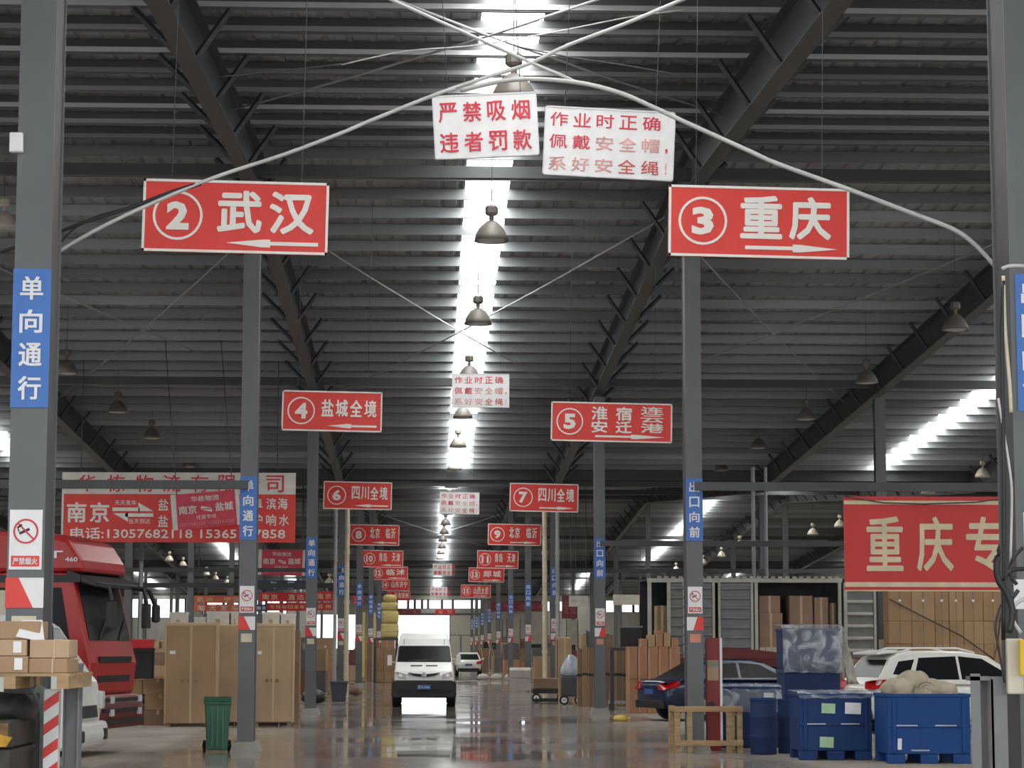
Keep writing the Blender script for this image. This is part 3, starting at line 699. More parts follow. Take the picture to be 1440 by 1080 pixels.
# ================================================================ boxes and cabinets, left side
def carton(t_name, label, w, dpt, h, loc, rotz=0, m=card, group=None, tapes=True, cat='carton'):
    t = thing(t_name, label, cat, loc, rotz, group)
    G().bb(-w/2, w/2, -dpt/2, dpt/2, 0, h).build('carton_body', m, t, bevel=.008)
    if tapes:
        G().bb(-.03, .03, -dpt/2-.003, dpt/2+.003, h-.10, h+.003).build('tape', tape, t)
    G().bb(-w/2+.001, w/2-.001, -dpt/2-.002, -dpt/2, h*.48, h*.485).build('flap_seam', card3, t)
    return t
def cabinet(px0, px1, ytop, ybot, label, m, lid=True, dpt=.55):
    p = fl((px0+px1)/2, ybot); d = p.y / D; k = d*U; w = (px1-px0)*k; h = (ybot-ytop)*k
    t = thing('wrapped_cabinet', label, 'cabinet', (p.x, p.y + dpt/2, 0), 0, 'cabinets wrapped in cardboard')
    g = G(); g.bb(-w/2, w/2, -dpt/2, dpt/2, .06, h); g.build('cardboard_wrap', m, t, bevel=.03)
    for s_ in (-1, 1):
        for q in (-1, 1): G().bb(s_*w*.43-.05, s_*w*.43+.05, q*dpt*.4-.05, q*dpt*.4+.05, 0, .06).build('foot', card3, t)
    if lid:
        G().bb(-.022, .022, -dpt/2-.006, -dpt/2, .08, h-.02).build('tape', tape, t)
        G().bb(-w/2-.01, w/2+.01, -dpt/2-.012, dpt/2, h-.07, h+.01).build('crumpled_top', tape, t, bevel=.02)
        for x in (-w*.16, -w*.03, w*.10): G().cyl((x, -dpt/2-.004, h*.44), (x, -dpt/2+.01, h*.44), .045, n=10).build('hand_hole', card3, t)
        G().bb(-w*.42, -w*.31, -dpt/2-.005, -dpt/2, h*.70, h*.73).build('paper_label', board, t)
        g = G()
        for x in (-w*.5, w*.5): g.bb(x-.02, x+.02, -dpt/2-.015, dpt/2, .06, h)
        g.build('edge_guard', card2, t, bevel=.01)
    return t
cabinet(232, 302, 879, 1022, 'tall cardboard wrapped cabinet, leftmost of three, with taped middle seam', card)
cabinet(306, 342, 881, 1020, 'narrow plain cardboard wrapped cabinet just left of the second column', card2, False)
cabinet(357, 410, 880, 1020, 'tall crumpled cardboard wrapped cabinet right of the second left column', card2)
# white boxes lying on top
def on(px0, px1, py0, py1, d, dpt, label, m, nm='box', cat='box', group=None, bevel=.01, z0=None, rotz=0, parts=None):
    a = at(px0, py0, d); b_ = at(px1, py1, d); w = b_.x-a.x; h = a.z-b_.z; zb = b_.z if z0 is None else z0
    if z0 is not None: h = a.z - z0
    t = thing(nm, label, cat, ((a.x+b_.x)/2, d*D + dpt/2, zb), rotz, group)
    G().bb(-w/2, w/2, -dpt/2, dpt/2, 0, h).build('body', m, t, bevel=bevel)
    if parts: parts(t, w, h, dpt)
    return t
def lid_(t, w, h, dp):
    G().bb(-w/2-.01, w/2+.01, -dp/2-.01, dp/2+.01, h-.05, h+.005).build('lid', whitb, t); G().bb(-w*.1, w*.1, -dp/2-.012, -dp/2, h*.3, h*.6).build('paper_label', card2, t)
foam = mat('foam_white', (.66, .62, .54), .6)
cz = .0
for k, (a, c, y) in enumerate(((239, 262, 861), (273, 289, 868), (291, 322, 860), (325, 335, 860), (369, 393, 861), (395, 414, 863))):
    on(a, c, y, 886, 2.46, .45, ['pale square box on top of the leftmost wrapped cabinet', 'small pale box between two larger pale boxes', 'wide pale box above the gap of the wrapped cabinets', 'pale box just left of the second left column top', 'pale box on the cabinet right of the second left column', 'pale greyish box at the right end over the crumpled cabinet'][k], foam, 'storage_box', 'box', 'pale boxes above the cabinets', parts=lid_)
# carton rows behind the cabinets that carry them
p = fl(325, 1014)
for k in range(6):
    q0 = at(236 + k*31, 900, 2.45)
    for j in range(3):
        carton('carton', 'brown carton in the hidden row behind the wrapped cabinets', .44, .42, .69, (q0.x+.25, 2.46*D+.225+.03, j*.6915), 0, card3, 'cartons behind the cabinets')
# stacked cartons left of the cabinets
k2 = fl(205, 1020)
for j, (px, w_, m_) in enumerate(((204, .62, card3), (207, .66, card), (203, .64, card))):
    q = at(px, 1000, 2.33)
    carton('carton', 'brown carton %s in the pile left of the wrapped cabinets' % ['at the bottom', 'in the middle', 'on top'][j], w_, .5, .34, (q.x+.03, k2.y+.2, .0+j*.341), R.uniform(-.03, .03), m_, 'cartons left of the cabinets')
for j in range(3):
    q = at(180, 1000, 2.36)
    carton('carton', 'brown carton %s of the pile behind the red truck bumper' % ['at the bottom', 'in the middle', 'on top'][j], .55, .5, .33, (q.x-.17, k2.y+.3, .0+j*.331), 0, [card, card3, card][j], 'cartons behind the red truck')
q = at(205, 945, 2.33)
t = thing('black_sack', 'lumpy dark sack on the cartons behind the red truck', 'sack', (q.x-.62, k2.y+.3, .996))
G().lathe([(0, 0), (.30, .02), (.34, .14), (.27, .34), (.14, .46), (0, .5)], n=14).build('sack_body', black, t, smooth=True)
G().cyl((0, 0, .48), (.03, 0, .56), .05, .08, n=8).build('sack_neck', black, t)
on(182, 216, 899, 912, 2.39, .5, 'red plastic sheet folded on top of the dark sacks beside the cabinets', mat('red_plastic', (.55, .03, .04), .35), 'red_sheet', 'sheet', bevel=.03, parts=lambda t, w, h, d_: G().bb(w/2, w/2+.12, -d_/2, d_/2, 0, h*.8).build('pale_end', card2, t, bevel=.02))
on(186, 214, 912, 935, 2.40, .4, 'dark crate under the folded red plastic sheet', black, 'dark_crate', 'crate', bevel=.02, z0=1.026, parts=lambda t, w, h, d_: G().bb(-w/2-.01, w/2+.01, -d_/2-.01, d_/2+.01, h-.06, h).build('rim', steel_dk, t))

# green wheelie bin
green = mat('bin_green', (.02, .11, .06), .4, var=.12)
p = fl(303, 1058)
t = thing('wheelie_bin', 'green two-wheeled waste bin in front of the wrapped cabinets', 'waste bin', (p.x, p.y+.25, 0), .1)
k = p.y/D*U; hh = 76*k; ww = 36*k
g = G(); b0 = [(-ww*.40, -.2), (ww*.40, -.2), (ww*.40, .2), (-ww*.40, .2)]; b1 = [(-ww*.5, -.27), (ww*.5, -.27), (ww*.5, .27), (-ww*.5, .27)]
g.prism(b0, 'xy', .03, hh*.90, b1); g.build('bin_body', green, t, bevel=.02)
G().bb(-ww*.54, ww*.54, -.30, .29, hh*.87, hh*.91).build('rim', green, t, bevel=.01)
g = G(); g.prism([(-.30, hh*.91), (.29, hh*.91), (.29, hh*.95), (.1, hh*1.0), (-.2, hh*.97), (-.31, hh*.93)], 'yz', -ww*.53, ww*.53); g.build('lid', green, t, bevel=.01)
g = G(); g.cyl((-ww*.45, .33, hh*.90), (ww*.45, .33, hh*.90), .018); g.build('handle', green, t)
for s_ in (-1, 1):
    wh = G().cyl((s_*ww*.42, .22, .09), (s_*ww*.54, .22, .09), .09, n=16).build('wheel', rubber, t); G().cyl((s_*ww*.54, .22, .09), (s_*ww*.56, .22, .09), .04, n=10).build('hub', green, wh)
for x in (-ww*.2, 0, ww*.2): G().bb(x-.012, x+.012, -.265, -.235, hh*.12, hh*.80).build('front_rib', green, t)

# far left of the aisle
p = fl(457, 962)
def slab(px0, px1, ytop, ybot, dpt, label, m, nm, cat, group=None, parts=None, bevel=.01, rotz=0):
    p = fl((px0+px1)/2, ybot); d = p.y/D; k = d*U; w = (px1-px0)*k; h = (ybot-ytop)*k
    t = thing(nm, label, cat, (p.x, p.y+dpt/2, 0), rotz, group)
    G().bb(-w/2, w/2, -dpt/2, dpt/2, 0, h).build('body', m, t, bevel=bevel)
    if parts: parts(t, w, h, dpt)
    return t
def tapes_(t, w, h, dp):
    G().bb(-.03, .03, -dp/2-.004, -dp/2, 0, h).build('tape', tape, t)
    for s_ in (-1, 1): G().bb(s_*w/2-.02, s_*w/2+.02, -dp/2-.01, -dp/2+.03, 0, h).build('edge_strip', card2, t)
def knob_(t, w, h, dp):
    G().cyl((0, -dp/2-.02, h*.82), (0, -dp/2, h*.82), .05, n=10).build('cut_out', board, t)
    for s_ in (-1, 1): G().bb(s_*w/2-.03, s_*w/2+.03, -dp/2-.01, -dp/2+.03, 0, h).build('edge_strip', card2, t)
slab(444, 470, 898, 966, .7, 'tall brown carton with a white cut-out beside the third left column', card, 'wrapped_crate', 'carton', 'tall cartons left of the aisle', knob_)
slab(486, 497, 917, 948, .8, 'brown carton right of the left pale drainpipe', card3, 'wrapped_crate', 'carton', 'tall cartons left of the aisle', tapes_)
slab(499, 514, 898, 950, .8, 'tall brown carton left of the dark one near the aisle', card, 'wrapped_crate', 'carton', 'tall cartons left of the aisle', tapes_)
slab(515, 533, 905, 958, .8, 'tall dark brown crate near the aisle, left of the van', card3, 'wrapped_crate', 'carton', 'tall cartons left of the aisle', tapes_)
slab(534, 554, 897, 948, .9, 'orange brown carton under the yellow stack, left of the van', mat('card_orange', (.42,.22,.12), .7), 'wrapped_crate', 'carton', 'tall cartons left of the aisle', tapes_)
# grey blue tub
p = fl(476, 986); k = p.y/D*U
t = thing('plastic_tub', 'dark grey blue plastic tub on the floor left of the aisle', 'tub', (p.x, p.y+.3, 0))
tubm = mat('tub_plastic', (.06, .07, .095), .5)
w = 24*k; h = 27*k
g = G(); g.prism([(-w*.38, -.25), (w*.38, -.25), (w*.38, .25), (-w*.38, .25)], 'xy', 0, h, [(-w*.5, -.33), (w*.5, -.33), (w*.5, .33), (-w*.5, .33)]); g.build('tub_body', tubm, t, bevel=.02)
G().bb(-w*.53, w*.53, -.36, .36, h-.05, h+.01).build('rim', tubm, t, bevel=.01)
# dark bags by the tub
for k_, (px, py, s_) in enumerate(((448, 978, .8), (440, 990, .9), (500, 978, .6), (506, 962, .6))):
    p = fl(px, py); t = thing('dark_bundle', ['dark bundle on the floor left of the grey tub', 'dark bundle nearest the third left column foot', 'low dark bundle right of the grey tub', 'low brown bundle behind the grey tub'][k_], 'bundle', (p.x, p.y+.3, 0), R.uniform(0, 3))
    G().lathe([(0, .0), (.42*s_, .03), (.48*s_, .2*s_), (.36*s_, .42*s_), (.1, .5*s_), (0, .5*s_)], n=9).build('bundle_body', [black, black, card3, card3][k_], t, smooth=True, sub=1)
    G().box((0, 0, .3*s_), (.9*s_, .05, .05)).build('strap', tape, t)
# yellow bundles stacked high
ybag = mat('bundle_yellow', (.68, .56, .20), .6, var=.1, scale=2)
ybs = [(536, 560, 876, 897), (537, 560, 858, 876), (535, 559, 846, 858), (539, 557, 836, 846)]
for j, (a, c, y0, y1) in enumerate(ybs):
    d = 5.35; A = at(a, y0, d); B_ = at(c, y1, d); w = B_.x-A.x
    zb = at(a, 897, d).z if j == 0 else zt
    h = A.z-zb-.01; zt = A.z
    t = thing('yellow_bundle', 'yellow wrapped bundle %s of the tall stack left of the van' % ['at the bottom', 'second from the bottom', 'third from the bottom', 'on top'][j], 'bundle', ((A.x+B_.x)/2, d*D+.7, zb), R.uniform(-.06, .06), 'stacked yellow bundles')
    G().bb(-w/2, w/2, -.6, .6, 0, h).build('bundle_body', ybag, t, bevel=.12)
    G().bb(-w/2-.01, w/2+.01, -.62, .62, h*.45, h*.52).build('strap', cream, t)
A = at(525, 897, 5.35); B_ = at(560, 897, 5.35)
t = thing('loading_rack', 'steel rack with dark top edge carrying the yellow bundles', 'rack', ((A.x+B_.x)/2, 5.35*D+.7, 0))
w = B_.x-A.x; G().bb(-w/2, w/2, -.65, .65, A.z-.12, A.z).build('rack_top', steel_dk, t)
for sx in (-1, 1):
    for sy in (-1, 1): G().bb(sx*(w/2-.06)-.05, sx*(w/2-.06)+.05, sy*.55-.05, sy*.55+.05, 0, A.z-.12).build('rack_leg', steel_dk, t)
for j in range(3):
    for i in range(3): G().bb(-w/2+.15+i*w*.31, -w/2+.15+(i+.92)*w*.31, -.5, .5, j*.55+.02, j*.55+.55).build('stored_carton', card, t, bevel=.01)
for k_, (a, c, y0, y1) in enumerate(((505, 513, 861, 897), (521, 528, 862, 897))):
    d = 6.2; A = at(a, y0, d); B_ = at(c, y1, d); w = B_.x-A.x
    t = thing('yellow_bundle', ['slim yellow bundle between the far left columns, left one', 'slim yellow bundle between the far left columns, right one'][k_], 'bundle', ((A.x+B_.x)/2, d*D, 0), 0, 'slim yellow bundles')
    G().bb(-w/2, w/2, -.3, .3, 0, A.z).build('bundle_body', ybag, t, bevel=.05); G().bb(-w/2-.01, w/2+.01, -.31, .31, A.z*.8, A.z*.84).build('strap', cream, t)
# ================================================================ vehicles
def wheel(t, x, y, r=.33, w=.22, rimm=None, side=-1, axis='y'):
    "wheel centred at x, y; axle along y (cars drawn heading +x) or x (vehicles drawn facing -y)"
    e = Vector((0, w/2, 0)) if axis == 'y' else Vector((w/2, 0, 0)); c = Vector((x, y, r))
    o = G().cyl(c - e, c + e, r, n=24).build('wheel', rubber, t, bevel=.03)
    g = G(); s_ = e.normalized() * side
    g.cyl(c + e.length * s_ * .9, c + s_ * (e.length + .012), r*.62, n=16); g.build('wheel_rim', rimm or chrome, o)
    G().cyl(c + s_ * e.length, c + s_ * (e.length + .03), r*.18, n=8).build('hub_cap', steel_dk, o)
    return o
def paint(name, col, r=.28): return mat(name, col, r, 0, var=.03)
red_light = mat('tail_light_red', (.55, .01, .015), .15)
lamp_clear = mat('headlight_clear', (.6, .6, .6), .1)
plate_blue = mat('plate_blue', (.05, .13, .38), .4)

# ---- white van facing the camera in the aisle
vw = paint('van_white', (.84, .84, .82), .35)
p = fl(596, 994)
van = thing('white_van', 'white cargo van with black bumper driving up the wet aisle', 'van', (p.x, p.y, 0))
prof = [(0.10, .30), (0.02, .66), (.0, .74), (.03, .90), (.12, 1.02), (.62, 1.27), (1.15, 1.76), (1.32, 1.95), (1.6, 2.08), (2.2, 2.12), (5.2, 2.12), (5.35, 2.0), (5.4, .35)]
def vwid(z): return .86 if z < 1.0 else .86 - (z-1.0)*.12 if z < 1.8 else .765 - (z-1.8)*.2
g = G(); n = len(prof)
vs = [(-vwid(z), y, z) for y, z in prof] + [(vwid(z), y, z) for y, z in prof]
g.add(vs, [tuple(range(n)), tuple(reversed(range(n, 2*n)))] + [(i, n+i, n+(i+1) % n, (i+1) % n) for i in range(n)])
g.build('van_body', vw, van, bevel=.05)
def on_plane(p0, p1, poly, name, m, parent, off=.012, th=.01):
    "poly given as (x, t) with t from p0 to p1, both (y, z); laid proud of that sloping face"
    dy, dz = p1[0]-p0[0], p1[1]-p0[1]; L_ = math.hypot(dy, dz); ny, nz = -dz/L_, dy/L_
    if ny > 0: ny, nz = -ny, -nz
    a = [(x, p0[0]+dy*t+ny*off, p0[1]+dz*t+nz*off) for x, t in poly]; b_ = [(x, y-ny*(th+off), z-nz*(th+off)) for x, y, z in a]
    k = len(a); return G().add(a+b_, [tuple(range(k)), tuple(reversed(range(k, 2*k)))] + [(i, k+i, k+(i+1) % k, (i+1) % k) for i in range(k)]).build(name, m, parent)
ws = ((.62, 1.27), (1.15, 1.76))
on_plane(*ws, [(-.79, .02), (.79, .02), (.75, .90), (.70, .97), (-.70, .97), (-.75, .90)], 'windscreen_rubber', rubber, van, .006)
wsg = on_plane(*ws, [(-.75, .06), (.75, .06), (.71, .88), (.67, .93), (-.67, .93), (-.71, .88)], 'windscreen', glass_dk, van, .014)
for s_ in (-1, 1): on_plane(*ws, [(s_*.1-.35, .05), (s_*.1+.2, .10), (s_*.1+.2, .13), (s_*.1-.35, .075)], 'wiper', black, van, .026)
on_plane((1.15, 1.76), (1.32, 1.95), [(-.60, .1), (-.585, .1), (-.585, .95), (-.60, .95)], 'roof_groove', steel_dk, van); on_plane((1.15, 1.76), (1.32, 1.95), [(.60, .1), (.585, .1), (.585, .95), (.60, .95)], 'roof_groove', steel_dk, van)
for s_ in (-1, 1): on_plane((.12, 1.02), (.62, 1.27), [(s_*.22-.17, .55), (s_*.22+.17, .55), (s_*.22+.17, .66), (s_*.22-.17, .66)], 'bonnet_vent', black, van)
g = G(); pts = [(-.46, .985), (-.3, .955), (0, .935), (.3, .955), (.46, .985), (.3, .885), (0, .845), (-.3, .885)]
G().add([(x, -.0, z) for x, z in pts] + [(x, .12, z) for x, z in pts], [tuple(range(8)), tuple(reversed(range(8, 16)))] + [(i, 8+i, 8+(i+1) % 8, (i+1) % 8) for i in range(8)]).build('grille', black, van)
G().lathe([(0, -.02), (.07, -.01), (.08, 0), (0, .01)], n=12).build('emblem', chrome, van, loc=(0, .0, .91)).rotation_euler = (math.radians(90), 0, 0)
for s_ in (-1, 1):
    o = G().add([(s_*a, y, z) for a, y, z in ((.50, -.015, .80), (.84, .03, .82), (.86, .10, .96), (.78, .02, 1.0), (.52, -.012, .93))] + [(s_*a, y+.15, z) for a, y, z in ((.50, -.015, .80), (.84, .03, .82), (.86, .10, .96), (.78, .02, 1.0), (.52, -.012, .93))],
        [tuple(range(5)), tuple(reversed(range(5, 10)))] + [(i, 5+i, 5+(i+1) % 5, (i+1) % 5) for i in range(5)]).build('headlight', lamp_clear, van)
    G().cyl((s_*.68, -.0, .9), (s_*.68, .03, .9), .055, n=12).build('lamp_bulb', chrome, o)
g = G(); g.prism([(-.93, .30), (-.86, .26), (.86, .26), (.93, .30), (.93, .70), (.80, .76), (-.80, .76), (-.93, .70)], 'xz', -.10, .55); g.build('bumper', black, van, bevel=.03)
G().bb(-.75, .75, -.115, -.10, .40, .50).build('lower_intake', rubber, van)
G().bb(-.19, .19, -.125, -.10, .50, .63).build('number_plate', plate_blue, van); text('苏 B 2386', 0, .565, .33, .08, board, van, y=-.127, bold=0)
for s_ in (-1, 1):
    g = G(); g.tube([(s_*.80, .80, 1.25), (s_*.98, .72, 1.3)], .02); g.bb(s_*.94, s_*1.07, .66, .74, 1.18, 1.48); g.build('wing_mirror', vw if s_ < 0 else vw, van, bevel=.02)
    for y in (.95, 4.3): wheel(van, s_*.80, y, .34, .24, side=s_, axis='x')
    G().prism([(.50, .40), (.58, .62), (.8, .76), (1.1, .76), (1.35, .60), (1.4, .40)], 'yz', s_*.845, s_*.90).build('wheel_arch', black, van)
    G().bb(s_*.30-.22, s_*.30+.22, 1.1, 1.35, 1.05, 1.6).build('seat', black, van, bevel=.06)

# ---- saloon cars
def car(label, name, loc, rotz, col, L_, W, prof_body, prof_top, wins, rear_win, wb, wt, wheels, lights=True, rear_lamp=None):
    t = thing(name, label, 'car', loc, rotz)
    bm_ = paint('paint_' + name, col, .22)
    def wof(x): return W/2 * (1 - .10 * abs(x/(L_/2))**4)
    rings = []
    for x, zb, zt in prof_body:
        w_ = wof(x); zm = zb + (zt-zb)*.62
        rings.append([(x, -w_*.86, zb), (x, -w_, zb+.10), (x, -w_*1.0, zm), (x, -w_*.95, zt-.02), (x, -w_*.6, zt+.02), (x, w_*.6, zt+.02), (x, w_*.95, zt-.02), (x, w_, zm), (x, w_, zb+.10), (x, w_*.86, zb)])
    G().loft(rings).build('car_body', bm_, t, smooth=True, sub=1)
    z0 = min(p_[1] for p_ in prof_top); z1 = max(p_[1] for p_ in prof_top)
    def ty(z): return wb + (wt-wb) * (z-z0)/(z1-z0)
    n = len(prof_top); g = G()
    g.add([(x, -ty(z), z) for x, z in prof_top] + [(x, ty(z), z) for x, z in prof_top], [tuple(range(n)), tuple(reversed(range(n, 2*n)))] + [(i, n+i, n+(i+1) % n, (i+1) % n) for i in range(n)])
    g.build('cabin', bm_, t, bevel=.035)
    for poly in wins:
        for s_ in (-1, 1):
            k = len(poly); a = [(x, s_*(ty(z)+.006), z) for x, z in poly]; b_ = [(x, s_*(ty(z)-.01), z) for x, z in poly]
            G().add(a+b_, [tuple(range(k)), tuple(reversed(range(k, 2*k)))] + [(i, k+i, k+(i+1) % k, (i+1) % k) for i in range(k)]).build('side_window', glass_dk, t)
    for (xa, za), (xb, zb), nm in rear_win:
        L2 = math.hypot(xb-xa, zb-za); nx, nz = -(zb-za)/L2, (xb-xa)/L2
        if nx * (1 if xa > 0 else -1) < 0: nx, nz = -nx, -nz
        a = [(xa+nx*.008, -ty(za)*.88, za+nz*.008), (xa+nx*.008, ty(za)*.88, za+nz*.008), (xb+nx*.008, ty(zb)*.86, zb+nz*.008), (xb+nx*.008, -ty(zb)*.86, zb+nz*.008)]
        b_ = [(x-nx*.02, y, z-nz*.02) for x, y, z in a]
        G().add(a+b_, [(0,1,2,3), (7,6,5,4), (0,4,5,1), (1,5,6,2), (2,6,7,3), (3,7,4,0)]).build(nm, glass_dk, t)
    for x in wheels:
        for s_ in (-1, 1):
            wheel(t, x, s_*(W/2-.11), .33, .21, side=s_)
            g = G(); 
            vs = []; m_ = 14
            for i in range(m_+1):
                a = math.pi * i / m_; vs += [(x+.36*math.cos(a), s_*(W/2-.03), .33+.36*math.sin(a)), (x+.40*math.cos(a), s_*(W/2-.03), .33+.40*math.sin(a)), (x+.40*math.cos(a), s_*(W/2+.012), .33+.40*math.sin(a)), (x+.36*math.cos(a), s_*(W/2+.012), .33+.36*math.sin(a))]
            g.add(vs, [(i*4+j, (i+1)*4+j, (i+1)*4+(j+1) % 4, i*4+(j+1) % 4) for i in range(m_) for j in range(4)])
            g.build('wheel_arch', black, t)
    xr = -L_/2
    for s_ in (-1, 1):
        zl = rear_lamp
        P_ = [(xr-.0, s_*W*.30, zl-.09), (xr+.02, s_*W*.44, zl-.10), (xr+.30, s_*W*.488, zl-.02), (xr+.34, s_*W*.486, zl+.10), (xr+.05, s_*W*.45, zl+.08), (xr+.01, s_*W*.30, zl+.05)]
        Q_ = [(x+.10, y*.93, z) for x, y, z in P_]
        G().add([(x-.03, y*1.02, z) for x, y, z in P_]+Q_, [tuple(range(6)), tuple(reversed(range(6, 12)))] + [(i, 6+i, 6+(i+1) % 6, (i+1) % 6) for i in range(6)]).build('tail_light', red_light, t, bevel=.01)
        G().cyl((.95, s_*(W/2-.02), .98), (.95, s_*(W/2+.14), 1.0), .03, n=6).build('mirror_arm', bm_, t); G().bb(.90, 1.02, s_*(W/2+.05), s_*(W/2+.2), .95, 1.08).build('wing_mirror', bm_, t, bevel=.02)
        G().bb(-.55, -.38, s_*(W/2-.01), s_*(W/2+.02), .80, .83).build('door_handle', chrome, t)
    G().bb(xr-.03, xr+.06, -W*.40, W*.40, .30, .48).build('rear_bumper', black, t, bevel=.02)
    G().bb(xr-.02, xr+.02, -.22, .22, .62 if zl > .8 else .55, .74 if zl > .8 else .66).build('number_plate', plate_blue, t)
    return t
# white SUV at the right
q = at(1245, 950, 2.14)
suv = car('white hatchback SUV parked behind the blue crates, rear to the aisle', 'white_suv', (q.x+1.72, 2.14*D+1.75, 0), math.radians(15), (.84, .84, .80), 4.4, 1.8,
    [(-2.2, .38, .84), (-2.12, .30, .98), (-1.8, .24, 1.02), (-.8, .22, 1.0), (.4, .22, .99), (1.2, .22, .98), (1.7, .24, .88), (2.05, .28, .74), (2.2, .38, .62)],
    [(-2.12, .96), (-1.98, 1.14), (-1.72, 1.50), (-1.5, 1.59), (-.9, 1.64), (-.1, 1.63), (.45, 1.53), (1.3, .97)],
    [[(-1.28, 1.07), (-1.10, 1.50), (-.28, 1.53), (-.28, 1.07)], [(-.22, 1.07), (-.22, 1.53), (.30, 1.48), (1.0, 1.07)], [(-1.72, 1.18), (-1.55, 1.43), (-1.20, 1.47), (-1.38, 1.14)]],
    [((-2.0, 1.10), (-1.76, 1.46), 'rear_window'), ((1.22, 1.02), (.52, 1.49), 'windscreen')], .86, .62, (-1.33, 1.35), rear_lamp=.98)
g = G()
for s_ in (-1, 1): g = G(); g.tube([(-1.45, s_*.56, 1.60), (-1.2, s_*.56, 1.69), (-.2, s_*.56, 1.69), (.2, s_*.56, 1.60)], .022); g.build('roof_rail', vw, suv)
G().prism([(-1.95, 1.56), (-1.50, 1.60), (-1.50, 1.66), (-1.95, 1.60)], 'xz', -.55, .55).build('spoiler', vw, suv, bevel=.01)
# dark blue sedan
q = at(912, 990, 2.55)
sed = car('dark blue sedan seen from behind, half hidden by the second right column', 'blue_sedan', (q.x+2.18, 2.55*D+1.3, 0), math.radians(20), (.015, .028, .07), 4.5, 1.76,
    [(-2.25, .40, .84), (-2.15, .30, .95), (-1.75, .24, .98), (-.8, .22, .96), (.4, .22, .94), (1.0, .22, .93), (1.6, .24, .84), (2.1, .28, .68), (2.25, .38, .55)],
    [(-1.80, .94), (-1.05, 1.36), (-.6, 1.43), (.1, 1.42), (.45, 1.35), (1.25, .92)],
    [[(-1.15, 1.0), (-.85, 1.31), (-.30, 1.35), (-.30, 1.0)], [(-.22, 1.0), (-.22, 1.35), (.3, 1.31), (.9, 1.0)]],
    [((-1.68, 1.0), (-1.12, 1.33), 'rear_window'), ((1.15, .97), (.5, 1.32), 'windscreen')], .82, .58, (-1.35, 1.4), rear_lamp=.82)
# far white car, seen from behind
p = fl(659, 951)
fc = car('small white car driving away at the far end of the aisle', 'white_car', (p.x, p.y+2.1, 0), math.radians(90), (.78, .78, .72), 4.2, 1.6,
    [(-2.1, .38, .84), (-2.0, .30, .93), (-1.6, .24, .95), (0, .22, .93), (1.0, .22, .92), (1.6, .24, .84), (2.1, .38, .55)],
    [(-1.9, .92), (-1.35, 1.36), (-.8, 1.43), (.1, 1.42), (.45, 1.35), (1.2, .92)],
    [[(-1.2, 1.0), (-.9, 1.31), (-.30, 1.35), (-.30, 1.0)], [(-.22, 1.0), (-.22, 1.35), (.3, 1.31), (.9, 1.0)]],
    [((-1.82, .98), (-1.42, 1.31), 'rear_window')], .76, .56, (-1.3, 1.3), rear_lamp=.82)

# ---- red cab-over truck at the left
rp = paint('truck_red', (.40, .018, .02), .35); rp2 = paint('truck_maroon', (.17, .02, .022), .5)
q = at(120, 960, 1.72)
tk = thing('red_truck', 'red cab-over lorry nosing out behind the white truck on the left', 'truck', (q.x, q.y, 0), math.radians(-10))
# local: +x forward, origin at the near front corner on the floor; body extends to +y and -x
g = G(); n = 7
prof = [(-2.1, .95), (.05, .95), (.10, 1.45), (.02, 1.75), (-.22, 2.72), (-.35, 2.85), (-2.1, 2.85)]
G().prism(prof, 'xz', .0, 2.35).build('cab_shell', rp, tk, bevel=.05)
G().prism([(-2.1, 2.86), (-.08, 2.86), (-.12, 3.05), (-.34, 3.38), (-.80, 3.50), (-2.1, 3.52)], 'xz', .05, 2.30).build('roof_fairing', rp, tk, bevel=.07)
f = tk.children[-1]
t_ = text('JT', -.62, 3.12, .40, .15, board, tk, y=.03, bold=.03); text('460', -.28, 3.06, .2, .07, board, tk, y=.03, bold=.01)
def xface(p0, p1, poly, name, m, parent, off=.012, th=.03):
    "poly as (y, t) on a face whose profile runs p0->p1 in (x, z), facing +x"
    dx, dz = p1[0]-p0[0], p1[1]-p0[1]; L_ = math.hypot(dx, dz); nx, nz = dz/L_, -dx/L_
    if nx < 0: nx, nz = -nx, -nz
    a = [(p0[0]+dx*t+nx*off, y, p0[1]+dz*t+nz*off) for y, t in poly]; b_ = [(x-nx*th, y, z-nz*th) for x, y, z in a]
    k = len(a); return G().add(a+b_, [tuple(range(k)), tuple(reversed(range(k, 2*k)))] + [(i, k+i, k+(i+1) % k, (i+1) % k) for i in range(k)]).build(name, m, parent)
xface((.02, 1.75), (-.22, 2.72), [(.12, .05), (2.23, .05), (2.18, .95), (.17, .95)], 'windscreen', glass_dk, tk)
for y in (.6, 1.6): xface((.02, 1.75), (-.22, 2.72), [(y, .05), (y+.5, .35), (y+.5, .40), (y, .10)], 'wiper', black, tk, .03)
g = G(); g.prism([(-1.55, 1.70), (-.25, 1.70), (-.42, 2.62), (-1.55, 2.62)], 'xz', -.008, .04); g.build('side_window', glass_dk, tk)
G().prism([(-1.45, 2.02), (-.75, 2.02), (-.75, 2.58), (-1.45, 2.58)], 'xz', -.016, -.008).build('window_curtain', cream, tk)
G().bb(-1.62, -.12, -.008, .0, 2.70, 2.82).build('roof_gutter', black, tk)
g = G(); g.prism([(-.36, 2.78), (.14, 2.62), (.14, 2.70), (-.36, 2.92)], 'xz', .02, 2.33); g.build('sun_visor', black, tk, bevel=.02)
for z, s_ in ((1.50, .14), (1.20, .12)): xface((.10, 1.45), (.05, .95), [(.35, (1.45-z)/.5-.1), (2.0, (1.45-z)/.5-.1), (2.0, (1.45-z)/.5+.1), (.35, (1.45-z)/.5+.1)], 'grille_slot', black, tk)
